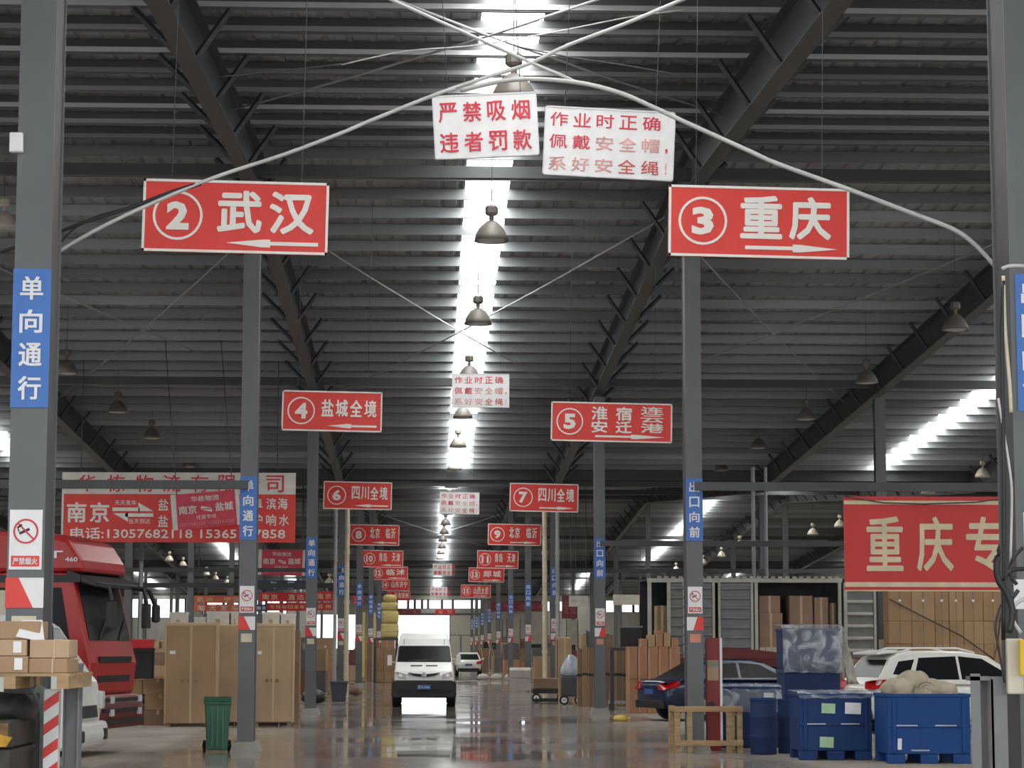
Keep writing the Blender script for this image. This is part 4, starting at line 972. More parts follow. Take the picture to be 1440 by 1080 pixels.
for y in (.06, 1.9):
    g = G(); g.tube([(-.15, y+.1, 2.70), (.35, y-.05, 2.62), (.42, y-.12, 2.4)], .035); g.bb(.36, .46, y-.22, y-.0, 2.0, 2.40); g.build('wing_mirror', black, tk, bevel=.03)
g = G(); g.tube([(-.05, 2.2, 2.72), (.30, 2.3, 2.62), (.40, 2.35, 2.35)], .04); g.build('mirror_arm', black, tk); G().bb(.35, .46, 2.25, 2.45, 2.1, 2.4).build('wing_mirror', black, tk, bevel=.04)
g = G(); g.prism([(-.35, .42), (.20, .42), (.26, .70), (.12, .95), (-.35, .95)], 'xz', -.02, 2.37); g.build('bumper', rp2, tk, bevel=.04)
for k, (z0, z1) in enumerate(((.84, .90), (.68, .74), (.50, .57))): xface((.26, .42), (.26, .95), [(.1, (z0-.42)/.53), (2.2, (z0-.42)/.53), (2.2, (z1-.42)/.53), (.1, (z1-.42)/.53)], 'bumper_slot', black, tk, .02)
for z in (.82, .62):
    for y in (.40, 1.85): xface((.26, .42), (.26, .95), [(y, (z-.42)/.53), (y+.18, (z-.42)/.53), (y+.18, (z-.42)/.53+.2), (y, (z-.42)/.53+.2)], 'headlight', lamp_clear, tk, .035)
G().bb(-.02, .18, -.05, .35, .25, .44).build('step', steel_dk, tk, bevel=.02)
for x, y in ((-1.0, .18), (-1.0, 2.15)): wheel(tk, x, y, .48, .28, steel_dk, side=-1)
G().bb(-6.5, -2.0, .2, 2.15, .70, .95).build('chassis', steel_dk, tk)
for x in (-4.6, -5.7): wheel(tk, x, .3, .48, .4, steel_dk); wheel(tk, x, 2.05, .48, .4, steel_dk, side=1)
G().bb(-6.6, -2.25, .0, 2.35, 1.05, 3.2).build('cargo_box', mat('box_dark', (.06, .06, .065), .6), tk)
# ---- white light truck in front of it
wp = paint('white_truck_paint', (.66, .66, .64), .3)
q = at(100, 1000, 1.50)
wt = thing('white_truck', 'white light truck with dark raked windscreen between the near column and red lorry', 'truck', (q.x, q.y, 0), math.radians(-5))
prof = [(-1.9, .42), (-.05, .42), (.0, .80), (-.05, 1.22), (-.14, 1.30), (-.62, 1.98), (-.85, 2.12), (-1.9, 2.22)]
G().prism(prof, 'xz', 0, 1.8).build('cab_shell', wp, wt, bevel=.06)
xface((-.14, 1.30), (-.62, 1.98), [(.10, .02), (1.7, .02), (1.64, .97), (.16, .97)], 'windscreen', glass_dk, wt)
G().prism([(-1.5, 1.30), (-.42, 1.30), (-.82, 1.92), (-1.5, 1.98)], 'xz', -.008, .03).build('side_window', glass_dk, wt)
for s_ in (.02, 1.62): G().bb(-.10, .05, s_, s_+.2, .82, 1.08).build('headlight', lamp_clear, wt, bevel=.03)
g = G(); g.prism([(-.5, .30), (.06, .30), (.12, .45), (.08, .66), (-.5, .66)], 'xz', -.03, 1.83); g.build('bumper', wp, wt, bevel=.05)
for y in (.12, 1.5): G().bb(.05, .125, y, y+.2, .40, .56).build('fog_lamp_recess', black, wt, bevel=.02)
xface((0, .80), (-.05, 1.22), [(.3, -.2), (1.5, -.2), (1.5, .2), (.3, .2)], 'grille', black, wt)
g = G(); g.tube([(-.5, .02, 1.95), (-.25, -.16, 1.98), (-.22, -.2, 1.7)], .022); g.bb(-.28, -.18, -.28, -.12, 1.38, 1.72); g.build('wing_mirror', black, wt, bevel=.02)
wheel(wt, -.85, .14, .34, .24); wheel(wt, -.85, 1.66, .34, .24, side=1)
G().bb(-5.2, -1.9, .25, 1.55, .45, .7).build('chassis', steel_dk, wt); wheel(wt, -4.2, .2, .34, .3); wheel(wt, -4.2, 1.6, .34, .3, side=1)
G().bb(-5.3, -2.0, -.05, 1.85, .78, 1.9).build('cargo_box', wp, wt)

# ---- cargo body at the right, side on
q0 = at(911, 930, 3.0); q1 = at(1236, 930, 3.0); top = at(1000, 813, 3.0).z; bed = at(1000, 925, 3.0).z; Wd = q1.x - q0.x
tb = thing('box_trailer', 'pale framed cargo trailer with ribbed grey doors and an open bay of cartons', 'trailer', (q0.x, 3.0*D, 0))
fr = mat('frame_pale', (.52, .51, .46), .5); rib = mat('ribbed_grey', (.22, .23, .23), .45)
kx = Wd / 325
def X(px): return (px - 911) * kx
G().bb(0, X(1186), 0, .10, top-.12, top).build('top_rail', fr, tb, bevel=.01)
g = G()
for i in range(26): g = G() if i == 0 else g; g.bb(X(925)+i*(X(1186)-X(925))/26, X(925)+(i+.55)*(X(1186)-X(925))/26, -.02, .04, top, top+.05)
o = g.build('scalloped_edge', fr, tb); o['kind'] = 'stuff'
for px, w_ in ((914, .10), (941, .09), (962, .05), (1004, .07), (1012, .06), (1058, .07), (1064, .09), (1182, .08), (1190, .09), (1232, .08)):
    G().bb(X(px)-w_/2, X(px)+w_/2, -.03, .09, bed, top-.12).build('frame_post', fr, tb)
def ribbed_panel(xa, xb, z0, z1, nn):
    o = G().bb(xa, xb, .02, .06, z0, z1).build('door_panel', rib, tb)
    for i in range(nn):
        z = z0 + (z1-z0)*(i+.5)/nn
        G().prism([(.02, z-.05), (-.05, z-.03), (-.05, z+.01), (.02, z+.05)], 'yz', xa+.03, xb-.03).build('door_rib', fr if xa > X(1100) else rib, o)
ribbed_panel(X(942), X(1002), bed, top-.14, 8); ribbed_panel(X(1014), X(1056), bed-.1, top-.14, 8); ribbed_panel(X(1191), X(1230), bed-.3, top-.14, 7)
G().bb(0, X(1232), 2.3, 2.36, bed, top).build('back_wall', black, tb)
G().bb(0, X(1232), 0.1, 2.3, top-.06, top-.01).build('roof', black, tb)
G().bb(0, X(1236), -.05, 2.36, bed-.22, bed-.0).build('bed', rp2, tb)
G().bb(X(950), X(1200), .3, 2.0, .55, bed-.24).build('chassis', black, tb)
for px in (960, 985, 1150, 1175): wheel(tb, X(px), .25, .46, .3, steel_dk); wheel(tb, X(px), 2.05, .46, .3, steel_dk, side=1)
for sx in (X(1000), X(1120)): G().bb(sx, sx+.08, .1, .18, 0, .6).build('landing_leg', steel_dk, tb)
G().prism([(X(1012), bed-.02), (X(1108), bed-.02), (X(1108), bed+.12), (X(1030), bed+.28), (X(1012), bed+.28)], 'xz', -.12, -.06).build('side_flap', rp2, tb)
# cartons in its bay
pk = [mat('carton_pink', (.34, .22, .16), .8), card3, card]
for k, (a, c, y0, m_) in enumerate(((1069, 1103, 862, pk[0]), (1112, 1146, 838, pk[0]), (1147, 1168, 840, pk[0]), (1169, 1179, 848, card3), (1069, 1100, 838, pk[0]), (925, 940, 852, card))):
    xa = q0.x + X(a); xb = q0.x + X(c); zt = at(1000, y0, 3.02).z
    if k == 4: zb = at(1000, 862, 3.02).z + .005
    else: zb = bed
    t = thing('carton', ['wide pinkish carton at the left of the open trailer bay', 'tall pinkish carton in the middle of the open trailer bay', 'narrow pinkish carton in the open trailer bay', 'dark carton at the right end of the open trailer bay', 'small carton on top at the left of the open trailer bay', 'brown carton behind the leftmost trailer post'][k], 'carton', ((xa+xb)/2, 3.0*D+.6, zb), 0, 'cartons in the trailer')
    w_ = xb-xa-.02; G().bb(-w_/2, w_/2, -.4, .4, 0, zt-zb).build('carton_body', m_, t, bevel=.01); G().bb(-.03, .03, -.404, .404, 0, zt-zb+.003).build('tape', tape, t)
zz = at(1000, 905, 3.0).z
t = thing('paper_stack', 'pale stack of flat packs at the foot of the open trailer bay', 'stack', (q0.x + X(1090), 3.0*D+.12, bed))
for i in range(5): G().bb(-.42+i*.17, -.42+(i+.9)*.17, -.06, .06, 0, zz-bed-.1).build('flat_pack', cream, t)
# ================================================================ right side goods
bl = mat('crate_blue', (.012, .042, .15), .6, var=.12, spec=.25); bl2 = mat('crate_blue_deep', (.015, .036, .11), .6, var=.15, spec=.25); film = mat('film_pale', (.42, .47, .55), .25, var=.25, scale=6)
green_lab = mat('label_green', (.42, .62, .38), .5)
def crate(px0, px1, ytop, ybot, dpt, label, m=bl, labels=(), mid=True, open_top=True, rotz=0):
    p = fl((px0+px1)/2, ybot); d = p.y/D; k = d*U; w = (px1-px0)*k; h = (ybot-ytop)*k
    t = thing('bulk_crate', label, 'crate', (p.x, p.y+dpt/2, 0), rotz, 'blue bulk crates')
    g = G(); th = .05
    for s_ in (-1, 1): G().bb(-w/2, w/2, s_*dpt/2-.025 if s_ > 0 else -dpt/2, dpt/2 if s_ > 0 else -dpt/2+.05, .14, h-.03).build('side_wall', m, t, bevel=.012); G().bb(s_*w/2-(.05 if s_ > 0 else 0), s_*w/2+(0 if s_ > 0 else .05), -dpt/2+.05, dpt/2-.05, .14, h-.03).build('end_wall', m, t, bevel=.012)
    G().bb(-w/2+.05, w/2-.05, -dpt/2+.05, dpt/2-.05, .14, .2).build('crate_floor', m, t)
    rim = G()
    rim.bb(-w/2-.015, w/2+.015, -dpt/2-.015, -dpt/2+.05, h-.05, h); rim.bb(-w/2-.015, w/2+.015, dpt/2-.05, dpt/2+.015, h-.05, h)
    rim.bb(-w/2-.015, -w/2+.05, -dpt/2, dpt/2, h-.05, h); rim.bb(w/2-.05, w/2+.015, -dpt/2, dpt/2, h-.05, h); rim.build('rim', m, t, bevel=.01)
    if mid:
        G().bb(-w/2-.01, w/2+.01, -dpt/2-.02, -dpt/2, h*.52, h*.56).build('fold_ledge', m, t, bevel=.008)
        for x in (-w*.27, w*.2): G().bb(x-w*.13, x+w*.13, -dpt/2-.024, -dpt/2-.01, h*.535, h*.555).build('latch_bar', film, t, bevel=.004)
        for x in (-w*.42, w*.42): G().bb(x-.03, x+.03, -dpt/2-.025, -dpt/2, .16, h-.06).build('corner_rib', m, t, bevel=.012)
    for sx in (-1, 0, 1):
        for sy in (-1, 1): G().bb(sx*(w/2-.13)-.13, sx*(w/2-.13)+.13, sy*(dpt/2-.09)-.08, sy*(dpt/2-.09)+.08, 0, .14).build('foot', m, t, bevel=.01)
    for (fx, fz, fw, fh, mm) in labels: G().box((w*fx, -dpt/2-.012, h*fz), (w*fw, .012, h*fh), Matrix.Rotation(.04, 3, 'Y')).build('paper_label', mm, t)
    return t, w, h, dpt
c1, w1, h1, d1 = crate(1125, 1227, 977, 1069, 1.0, 'two-tier blue folding crate with three pale paper labels, near the SUV rear', bl, [(-.10, .78, .19, .15, green_lab), (.24, .78, .22, .17, board), (-.13, .27, .19, .16, green_lab)])
c2, w2, h2, d2 = crate(1249, 1366, 977, 1074, 1.0, 'bright blue crate filled with beige cloth beside the grey steel post', mat('crate_blue_bright', (.012, .062, .23), .6, var=.1, spec=.25), [(-.36, .28, .05, .16, board)])
G().bb(-w2*.22, w2*.0, -d2/2-.006, -d2/2, h2*.18, h2*.20).build('faint_print', film, c2)
c3, w3, h3, d3 = crate(1012, 1098, 967, 1052, .9, 'blue crate under clear film beside the red post', bl2, [(.32, .85, .18, .1, board)], mid=True)
g = G()
vs = []; nx, ny = 12, 8
def crumple(w, d_, h, z0, nm, m, parent, drop=.3, seed=1, top=True):
    "thin crumpled film: a draped sheet over the front and top edge"
    r = random.Random(seed); V = []; NX, NY = 14, 12
    for j in range(NY+1):
        for i in range(NX+1):
            t = j/NY; x = -w/2 - .02 + (w+.04)*i/NX
            L1 = d_; s_ = t*(L1+drop)
            if s_ < L1: y = d_/2 - s_; z = z0 + .02 + r.uniform(0, .03)
            else: y = -d_/2 - .035 - r.uniform(0, .04); z = z0 - (s_-L1) - r.uniform(0, .03)
            V.append((x, y, z))
    f = [(j*(NX+1)+i, j*(NX+1)+i+1, (j+1)*(NX+1)+i+1, (j+1)*(NX+1)+i) for j in range(NY) for i in range(NX)]
    o = G().add(V, f).build(nm, m, parent, smooth=True); md = o.modifiers.new('s', 'SOLIDIFY'); md.thickness = .004; return o
filmt = bpy.data.materials.new('clear_film'); filmt.use_nodes = True; n3 = filmt.node_tree; b3 = n3.nodes['Principled BSDF']
b3.inputs['Base Color'].default_value = (.6, .66, .74, 1); b3.inputs['Roughness'].default_value = .22; 
nz = n3.nodes.new('ShaderNodeTexNoise'); nz.inputs['Scale'].default_value = 3.2; nz.inputs['Detail'].default_value = 3; nz.inputs['Distortion'].default_value = 1.5
tcf = n3.nodes.new('ShaderNodeTexCoord'); n3.links.new(tcf.outputs['Object'], nz.inputs['Vector'])
mrf = n3.nodes.new('ShaderNodeMapRange'); mrf.inputs['From Min'].default_value = .45; mrf.inputs['From Max'].default_value = .68; mrf.inputs['To Min'].default_value = .12; mrf.inputs['To Max'].default_value = .6
n3.links.new(nz.outputs[0], mrf.inputs['Value']); n3.links.new(mrf.outputs[0], b3.inputs['Alpha'])
bpf = n3.nodes.new('ShaderNodeBump'); bpf.inputs['Strength'].default_value = .8; n3.links.new(nz.outputs[0], bpf.inputs['Height']); n3.links.new(bpf.outputs[0], b3.inputs['Normal'])
crumple(w3, d3, .9, h3, 'clear_film', filmt, c3, .42, 3)
crumple(w1, d1, .9, h1, 'clear_film', filmt, c1, .05, 4)
# rolled cloth heap on the second crate
cloth = mat('beige_cloth', (.47, .40, .31), .85, var=.12, scale=5, bump=.2)
t = thing('cloth_heap', 'beige folded cloth heaped on the bright blue crate', 'cloth', (c2.location.x, c2.location.y, h2-.24))
rr = random.Random(5)
G().bb(-w2/2+.07, w2/2-.07, -d2/2+.07, d2/2-.07, 0, .22).build('cloth_bed', cloth, t, bevel=.03)
for k, (x, z, r_, ln) in enumerate(((-.34, .30, .17, .8), (-.12, .40, .18, .7), (.08, .32, .17, .8), (.30, .28, .15, .8), (-.02, .24, .2, .8), (.40, .20, .1, .6))):
    vs = []; NN = 14; rings = []
    for j in range(7):
        y = -ln/2 + ln*j/6; rad = r_ * 1.22 * (1 if 0 < j < 6 else .55) 
        rings.append([(x + rad*math.cos(2*math.pi*i/NN)*(1+rr.uniform(-.22, .22)) + .03*math.sin(j), y, z + rad*.8*math.sin(2*math.pi*i/NN)*(1+rr.uniform(-.25, .2))) for i in range(NN)])
    G().loft(rings).build('cloth_fold', cloth, t, smooth=True, sub=1)
g = G(); pts = []
for i in range(40):
    a = i*.45; r_ = .155 - i*.0035; pts.append((-.02 + r_*math.cos(a), -.37, .30 + r_*.9*math.sin(a)))
G().tube(pts, .018, 5).build('rolled_edge', cloth, t)
# blue drums
for k, (px0, px1, yt, yb) in enumerate(((1059, 1096, 985, 1062), (1097, 1122, 986, 1060))):
    p = fl((px0+px1)/2, yb); kk = p.y/D*U; r_ = (px1-px0)*kk/2; h = (yb-yt)*kk
    t = thing('blue_drum', ['plain blue plastic drum left of the two-tier crate, wider one', 'narrow blue plastic drum touching the two-tier crate'][k], 'drum', (p.x, p.y+r_+.05, 0), 0, 'blue drums')
    G().lathe([(0, 0), (r_*.95, 0), (r_, .03), (r_, h*.3), (r_*1.03, h*.32), (r_, h*.34), (r_, h*.66), (r_*1.03, h*.68), (r_, h*.7), (r_, h-.04), (r_*.94, h), (0, h)], n=28).build('drum_body', bl2, t, smooth=True)
    G().lathe([(r_*.9, h), (r_*1.02, h-.03), (r_*1.04, h-.01), (r_*1.0, h+.02), (r_*.88, h+.02)], n=28).build('drum_ring', bl, t)
    G().cyl((r_*.5, 0, h), (r_*.5, 0, h+.025), .035, n=10).build('bung', black, t)
# tall wrapped stack behind
q = at(1143, 960, 1.95); Ys = 1.95*D
k = 1.95*U
zs = [0, .62, 1.18]
ztop = at(1143, 881, 1.95).z; w = 78*k
for j, (z0, z1) in enumerate(((0, .66), (.67, 1.30), (1.31, ztop-.03))):
    t = thing('stacked_crate', 'dark blue crate %s of the film-wrapped stack behind the front crates' % ['at the bottom', 'in the middle', 'on top'][j], 'crate', (q.x, Ys+.5, z0), 0, 'film wrapped crate stack')
    h = z1-z0
    G().bb(-w/2, w/2, -.48, .48, .0, h).build('crate_body', bl2, t, bevel=.02); G().bb(-w/2-.015, w/2+.015, -.5, .5, h-.06, h).build('rim', bl2, t, bevel=.01)
    if j == 1:
        for x in (-.12, .14): G().bb(x-.07, x+.07, -.505, -.48, .04, .14).build('handle_gap', card2, t)
    topc = t
    if j < 2: G().bb(-w*.4, w*.4, -.50, -.48, .02, .18).build('dark_slot', black, t)
t = topc; ztop_l = ztop - 1.31
crumple(w+.04, 1.02, .9, ztop_l, 'film_drape', filmt, t, .80, 8)
r = random.Random(12)
V = []; NX, NY = 8, 14
q2 = at(1172, 885, 1.95)
for j in range(NY+1):
    for i in range(NX+1):
        tt = j/NY; V.append((w/2 + .02 + .10*i/NX*(.6+tt*1.6) + r.uniform(-.012, .012) + tt*.12, -.35 + r.uniform(-.06, .06), ztop_l + .03 - tt*1.05))
o = G().add(V, [(j*(NX+1)+i, j*(NX+1)+i+1, (j+1)*(NX+1)+i+1, (j+1)*(NX+1)+i) for j in range(NY) for i in range(NX)]).build('film_tail', mat('film_milky', (.55, .53, .47), .4, var=.15, scale=8), t, smooth=True)
md = o.modifiers.new('s', 'SOLIDIFY'); md.thickness = .01
# wooden frame round the second right column
p0 = fl(948, 1062); p1 = fl(1043, 1060); cR = colR[1].location; y0 = cR.y - .55; zt = .74
t = thing('wooden_guard', 'weathered timber frame standing round the foot of the second right column', 'frame', (cR.x+.12, cR.y, 0))
xa, xb = at(948, 1000, y0/D).x - t.location.x, at(1044, 1000, y0/D).x - t.location.x
for x in (xa+.05, xa+.25, xb-.22, xb-.05): G().bb(x-.045, x+.045, -.60, -.50, 0, zt).build('post', wood, t, bevel=.008)
for x in (xa+.05, xb-.05): G().bb(x-.045, x+.045, .32, .42, 0, zt).build('post', wood, t, bevel=.008)
for z in (.16, zt-.03): G().bb(xa, xb, -.63, -.60, z-.05, z+.04).build('rail', wood, t, bevel=.006)
for x in (xa+.05, xb-.05): G().bb(x-.03, x+.03, -.5, .32, zt-.09, zt).build('side_rail', wood, t, bevel=.006)
# red board beside the column
q = at(998, 1045, 1.86); p = fl(998, 1052)
t = thing('red_post', 'tall dark red panel with a white edge standing right of the second right column', 'panel', (q.x, cR.y+.28, 0))
h = at(998, 897, (cR.y+.28)/D).z; kk = (cR.y+.2)/D*U; w = 21*kk
G().bb(-w/2, w/2, -.05, .05, 0, h).build('panel_body', paint('panel_red', (.26, .02, .02), .5), t, bevel=.01)
G().bb(w/2-.02, w/2+.02, -.07, .06, .1, h).build('white_edge', board, t)
G().bb(-w*.42, w*.34, -.056, -.05, h*.62, h*.80).build('worn_label', card2, t); G().bb(-w*.42, w*.34, -.0565, -.05, h*.74, h*.79).build('label_strip', mat('label_olive', (.25,.27,.2)), t)
G().cyl((-.03, -.07, h*.41), (-.03, -.05, h*.41), .05, n=12).build('dark_hole', black, t)
# cartons wall right
cols = [1250, 1283, 1316, 1336, 1356, 1384, 1412]
d = 2.75; q0 = at(1250, 900, d); kk = d*U
rows_z = [0, .72, 1.22, 1.62, 2.22, at(1300, 873, d).z, at(1300, 826, d).z]
zt = [0, .8, at(1300, 905, d).z-.0, at(1300, 873, d).z, at(1300, 824, d).z]
for i in range(6):
    for j in range(4):
        xa = at(cols[i], 900, d).x; xb = at(cols[i+1], 900, d).x; w = xb-xa-.012; h = zt[j+1]-zt[j]-.006
        lab = 'brown carton in the stack behind the SUV, %s from left, %s layer' % (['first', 'second', 'third', 'fourth', 'fifth', 'sixth'][i], ['bottom', 'second', 'third', 'top'][j])
        t = thing('carton', lab, 'carton', ((xa+xb)/2, d*D+.35+R.uniform(0, .03), zt[j]), 0, 'carton wall behind the SUV')
        G().bb(-w/2, w/2, -.33, .33, 0, h).build('carton_body', [card, card2, card][R.randrange(3)] if 0 else mat('carton_tan%d' % R.randrange(3), [(.36, .225, .12), (.40, .26, .145), (.33, .205, .115)][R.randrange(3)], .75, var=.12), t, bevel=.006)
        G().bb(-.012, .012, -.334, .334, 0, h+.002).build('seam', card3, t)
        if j == 3: G().bb(-.03, .03, -.338, -.33, h*.55, h*.62).build('paper_label', board, t)
P_ = [at(1250, 842, 2.7495), at(1300, 868, 2.7495), at(1350, 893, 2.7495), at(1398, 927, 2.7495), at(1403, 905, 2.7495), at(1408, 860, 2.7495)]
tag(G().tube(P_, .014, 5).build('strap', black, None), 'dark strap slanting across the taped carton stack', 'strap')
q = at(1245, 907, 2.79)
o = G().bb(-.07, .07, -.02, .0, -.14, .14).build('notice_plate', shade_w, None, loc=(q.x, 2.82*D-.14, q.z)); tag(o, 'small pale plate on the plain column left of the carton stack', 'plate')
on(1186, 1212, 927, 990, 2.75, .8, 'brown carton under the ribbed trailer door, left of the SUV', card3, 'carton', 'carton', z0=0, parts=tapes_)
# carton tubes left of the sedan
co = mat('carton_orange', (.44, .23, .13), .75, var=.12)
p = fl(915, 1003); d = p.y/D + .0; kk = d*U
z1 = at(900, 909, d).z
for i, (a, c) in enumerate(((883, 897), (897.5, 911), (911.5, 926), (926.5, 941), (941.5, 957))):
    xa = at(a, 950, d).x; xb = at(c, 950, d).x; w = xb-xa
    t = thing('tall_carton', 'tall orange brown carton left of the blue sedan, ' + ['leftmost', 'second from the left', 'middle', 'second from the right', 'rightmost'][i] + ' of five', 'carton', ((xa+xb)/2, p.y+.35, 0), 0, 'tall cartons by the sedan')
    G().bb(-w/2+.005, w/2-.005, -.33, .33, 0, z1).build('carton_body', co, t, bevel=.01); G().bb(-w/2, -w/2+.05, -.34, -.30, 0, z1-.06).build('edge_guard', mat('guard_orange', (.6, .33, .17)), t)
    G().bb(-w/2+.06, w/2-.01, -.335, -.33, z1*.5, z1*.52).build('flap_seam', card3, t)
for i in range(5):
    xa = at(901+i*11, 950, d).x; w = 10*kk; hh = [.2, .3, .42, .36, .22][i]
    t = thing('small_carton', 'small carton lying on the five tall orange brown cartons, %s' % ['leftmost', 'second', 'tallest middle', 'fourth', 'rightmost'][i], 'carton', (xa+w/2, p.y+.35, z1+.002), 0, 'small cartons on the tall ones')
    G().bb(-w/2+.005, w/2-.005, -.3, .3, 0, hh).build('carton_body', [co, card2][i % 2], t, bevel=.01); G().bb(-w/2, -w/2+.03, -.31, -.28, 0, hh).build('edge_guard', mat('guard_orange', (.6, .33, .17)), t)
on(873, 903, 880, 908, 2.95, .5, 'black open bin hanging above the upright brown boards', black, 'dark_bin', 'bin', bevel=.02, z0=1.72, parts=lambda t, w, h, d_: G().bb(-w/2-.02, w/2+.02, -d_/2-.02, d_/2+.02, h-.05, h).build('rim', rib, t))
# upright wrapped boards
p = fl(850, 994); d = p.y/D; 
for i, (a, c, y0) in enumerate(((812, 819, 912), (819.5, 827, 909), (827.5, 835, 911), (848, 857, 909), (857.5, 866, 911), (866.5, 875, 910), (875.5, 883, 912))):
    xa = at(a, 950, d).x; xb = at(c, 950, d).x; w = xb-xa
    t = thing('wrapped_board', 'upright brown wrapped board %s the third right column' % ('left of' if i < 3 else 'right of'), 'board', ((xa+xb)/2, p.y+.15+R.uniform(0, .06), 0), 0, 'upright boards by the third right column')
    h = at(a, y0, d).z; G().bb(-w/2+.004, w/2-.004, -.08, .08, 0, h).build('board_body', [card3, card, card3, card3, card, card3, card3][i], t, bevel=.006); G().bb(-w/2, -w/2+.02, -.085, .0, 0, h).build('edge_strip', card2, t)
    G().bb(-w/2, w/2, -.086, .085, h*.52, h*.56).build('band', black, t)
p = fl(840, 990)
t = thing('shelf_base', 'long shelf behind the upright boards that holds the black bin', 'shelf', (at(888, 940, 2.95).x, 2.95*D+.3, 0)); G().bb(-.55, .55, -.3, .3, 1.62, 1.70).build('shelf_top', steel_dk, t)
for sx in (-.5, .5):
    for sy in (-.26, .26): G().bb(sx-.03, sx+.03, sy-.03, sy+.03, 0, 1.62).build('leg', steel_dk, t)
p = fl(876, 998)
t = thing('low_bench', 'low grey bench on the floor between third column and tall cartons', 'bench', (p.x, p.y+.1, 0)); G().bb(-.40, .22, -.1, .1, .16, .24).build('seat', galv, t)
for sx in (-.36, .18): G().bb(sx-.03, sx+.03, -.09, .09, 0, .16).build('leg', steel_dk, t)
p = fl(873, 1014)
t = thing('yellow_bag', 'small yellow bag lying on the floor near the third right column', 'bag', (p.x, p.y+.05, 0)); G().lathe([(0, 0), (.16, .01), (.18, .07), (.12, .13), (0, .14)], n=10).build('bag_body', mat('bag_yellow', (.7, .5, .12)), t, smooth=True); G().box((.19, 0, .07), (.06, .08, .04)).build('bag_neck', mat('bag_yellow', (.7, .5, .12)), t)
# machinery and carts at the right of the aisle
p = fl(772, 988); d = p.y/D
t = thing('pallet_truck', 'dark low platform truck below the pale yellow drainpipe on the right', 'cart', (p.x, p.y+.4, 0)); kk = d*U
w = 46*kk; G().bb(-w/2, w/2, -.4, .4, .28, .42).build('platform', black, t, bevel=.01); G().bb(-w/2+.05, w/2-.05, -.36, .36, .42, .75).build('load', card3, t, bevel=.02)
for sx in (-1, 1): wheel(t, sx*w*.38, -.3, .14, .08)
G().bb(-w/2+.02, w/2-.02, -.38, .38, .02, .12).build('under_tray', black, t)
p = fl(759, 966)
t = thing('handcart', 'cream framed hand cart left of the dark platform truck', 'cart', (p.x, p.y+.2, 0)); kk = p.y/D*U
for sx in (-.16, .18): G().tube([(sx, 0, .1), (sx, 0, .8), (sx+.02, .1, 1.0)], .04).build('upright', cream, t)
G().bb(-.22, .38, -.2, .25, .78, 1.25).build('cream_box', cream, t, bevel=.04); G().bb(-.2, .26, -.3, .05, .08, .13).build('toe_plate', cream, t); G().bb(-.2, .3, .28, .5, 0, .76).build('frame_back', black, t)
wheel(t, -.16, .12, .12, .06); wheel(t, .2, .12, .12, .06)
on(782, 800, 898, 955, 3.7, .7, 'brown sacks piled right of the third-row blue sign post', card3, 'sack_pile', 'sack', z0=0, bevel=.1, parts=tapes_)
on(786, 803, 896, 925, 3.35, .6, 'tall tan carton in front of the sack pile', card2, 'carton', 'carton', bevel=.04, z0=0, parts=tapes_)
t = thing('covered_machine', 'grey machine under crumpled plastic left of the upright boards', 'machine', (at(803, 950, 3.3).x, 3.3*D, 0))
G().bb(-.3, .3, -.25, .25, .25, .85).build('machine_body', steel_dk, t, bevel=.05); G().loft([[(r_*math.cos(a_*math.pi/5)*(1+R.uniform(-.2, .2)), r_*.8*math.sin(a_*math.pi/5), z) for a_ in range(10)] for r_, z in ((.34, .80), (.36, 1.0), (.30, 1.2), (.16, 1.42), (.05, 1.5))]).build('plastic_cover', film, t, smooth=True, sub=1)
for sx in (-.22, .22): wheel(t, sx, -.2, .14, .06, chrome)
# white cabinet on the floor
p = fl(732, 974); kk = p.y/D*U; w = 29*kk; h = 34*kk
t = thing('low_cabinet', 'low pale cabinet with a sloped top by the fifth right column', 'cabinet', (p.x, p.y+.3, 0))
G().prism([(-.3, .08), (.3, .08), (.3, h), (0, h+.02), (-.3, h-.08)], 'yz', -w/2, w/2).build('cabinet_body', mat('cab_pale', (.45, .42, .37), .6), t, bevel=.01)
for sx in (-1, 1): G().bb(sx*(w/2-.05)-.04, sx*(w/2-.05)+.04, -.28, .28, 0, .08).build('foot', card2, t)
G().bb(-w/2+.04, w/2-.04, -.31, -.30, h*.58, h*.61).build('drawer_gap', card3, t)
# chairs and sacks farther down
p = fl(694, 956)
for k, dx in enumerate((-.55, .15, .9)):
    t = thing('white_sack', 'white sack on the floor at the right edge of the aisle, %s' % ['left', 'middle', 'right'][k], 'sack', (p.x+dx, p.y+.3, 0), R.uniform(0, 3), 'white sacks on the floor')
    G().lathe([(0, 0), (.28, .02), (.32, .14), (.22, .28), (0, .32)], n=12).build('sack_body', mat('sack_white', (.55, .5, .45), .7), t, smooth=True); G().box((.3, 0, .12), (.12, .14, .1)).build('sack_neck', mat('sack_white', (.55, .5, .45), .7), t)
for k, (px, y0, yb) in enumerate(((683, 903, 948), (699, 905, 948))):
    p = fl(px, yb); kk = p.y/D*U; h = (yb-y0)*kk
    t = thing('display_frame', ['brown upended furniture with pale legs behind the white sacks, left piece', 'brown upended furniture with pale legs behind the white sacks, right piece'][k], 'furniture', (p.x, p.y+.3, 0), 0, 'upended furniture')
    G().bb(-.22, .22, -.1, .1, .1, h*.8).build('seat_block', card3, t, bevel=.02)
    for sx in (-1, 1): G().tube([(sx*.24, -.14, 0), (sx*.20, -.16, h*.5), (sx*.30, -.12, h*.8), (sx*.22, -.08, h*.93)], .045).build('pale_leg', card2, t)
    G().bb(-.14, .14, -.08, .08, h*.8, h).build('dark_top', black, t, bevel=.05)
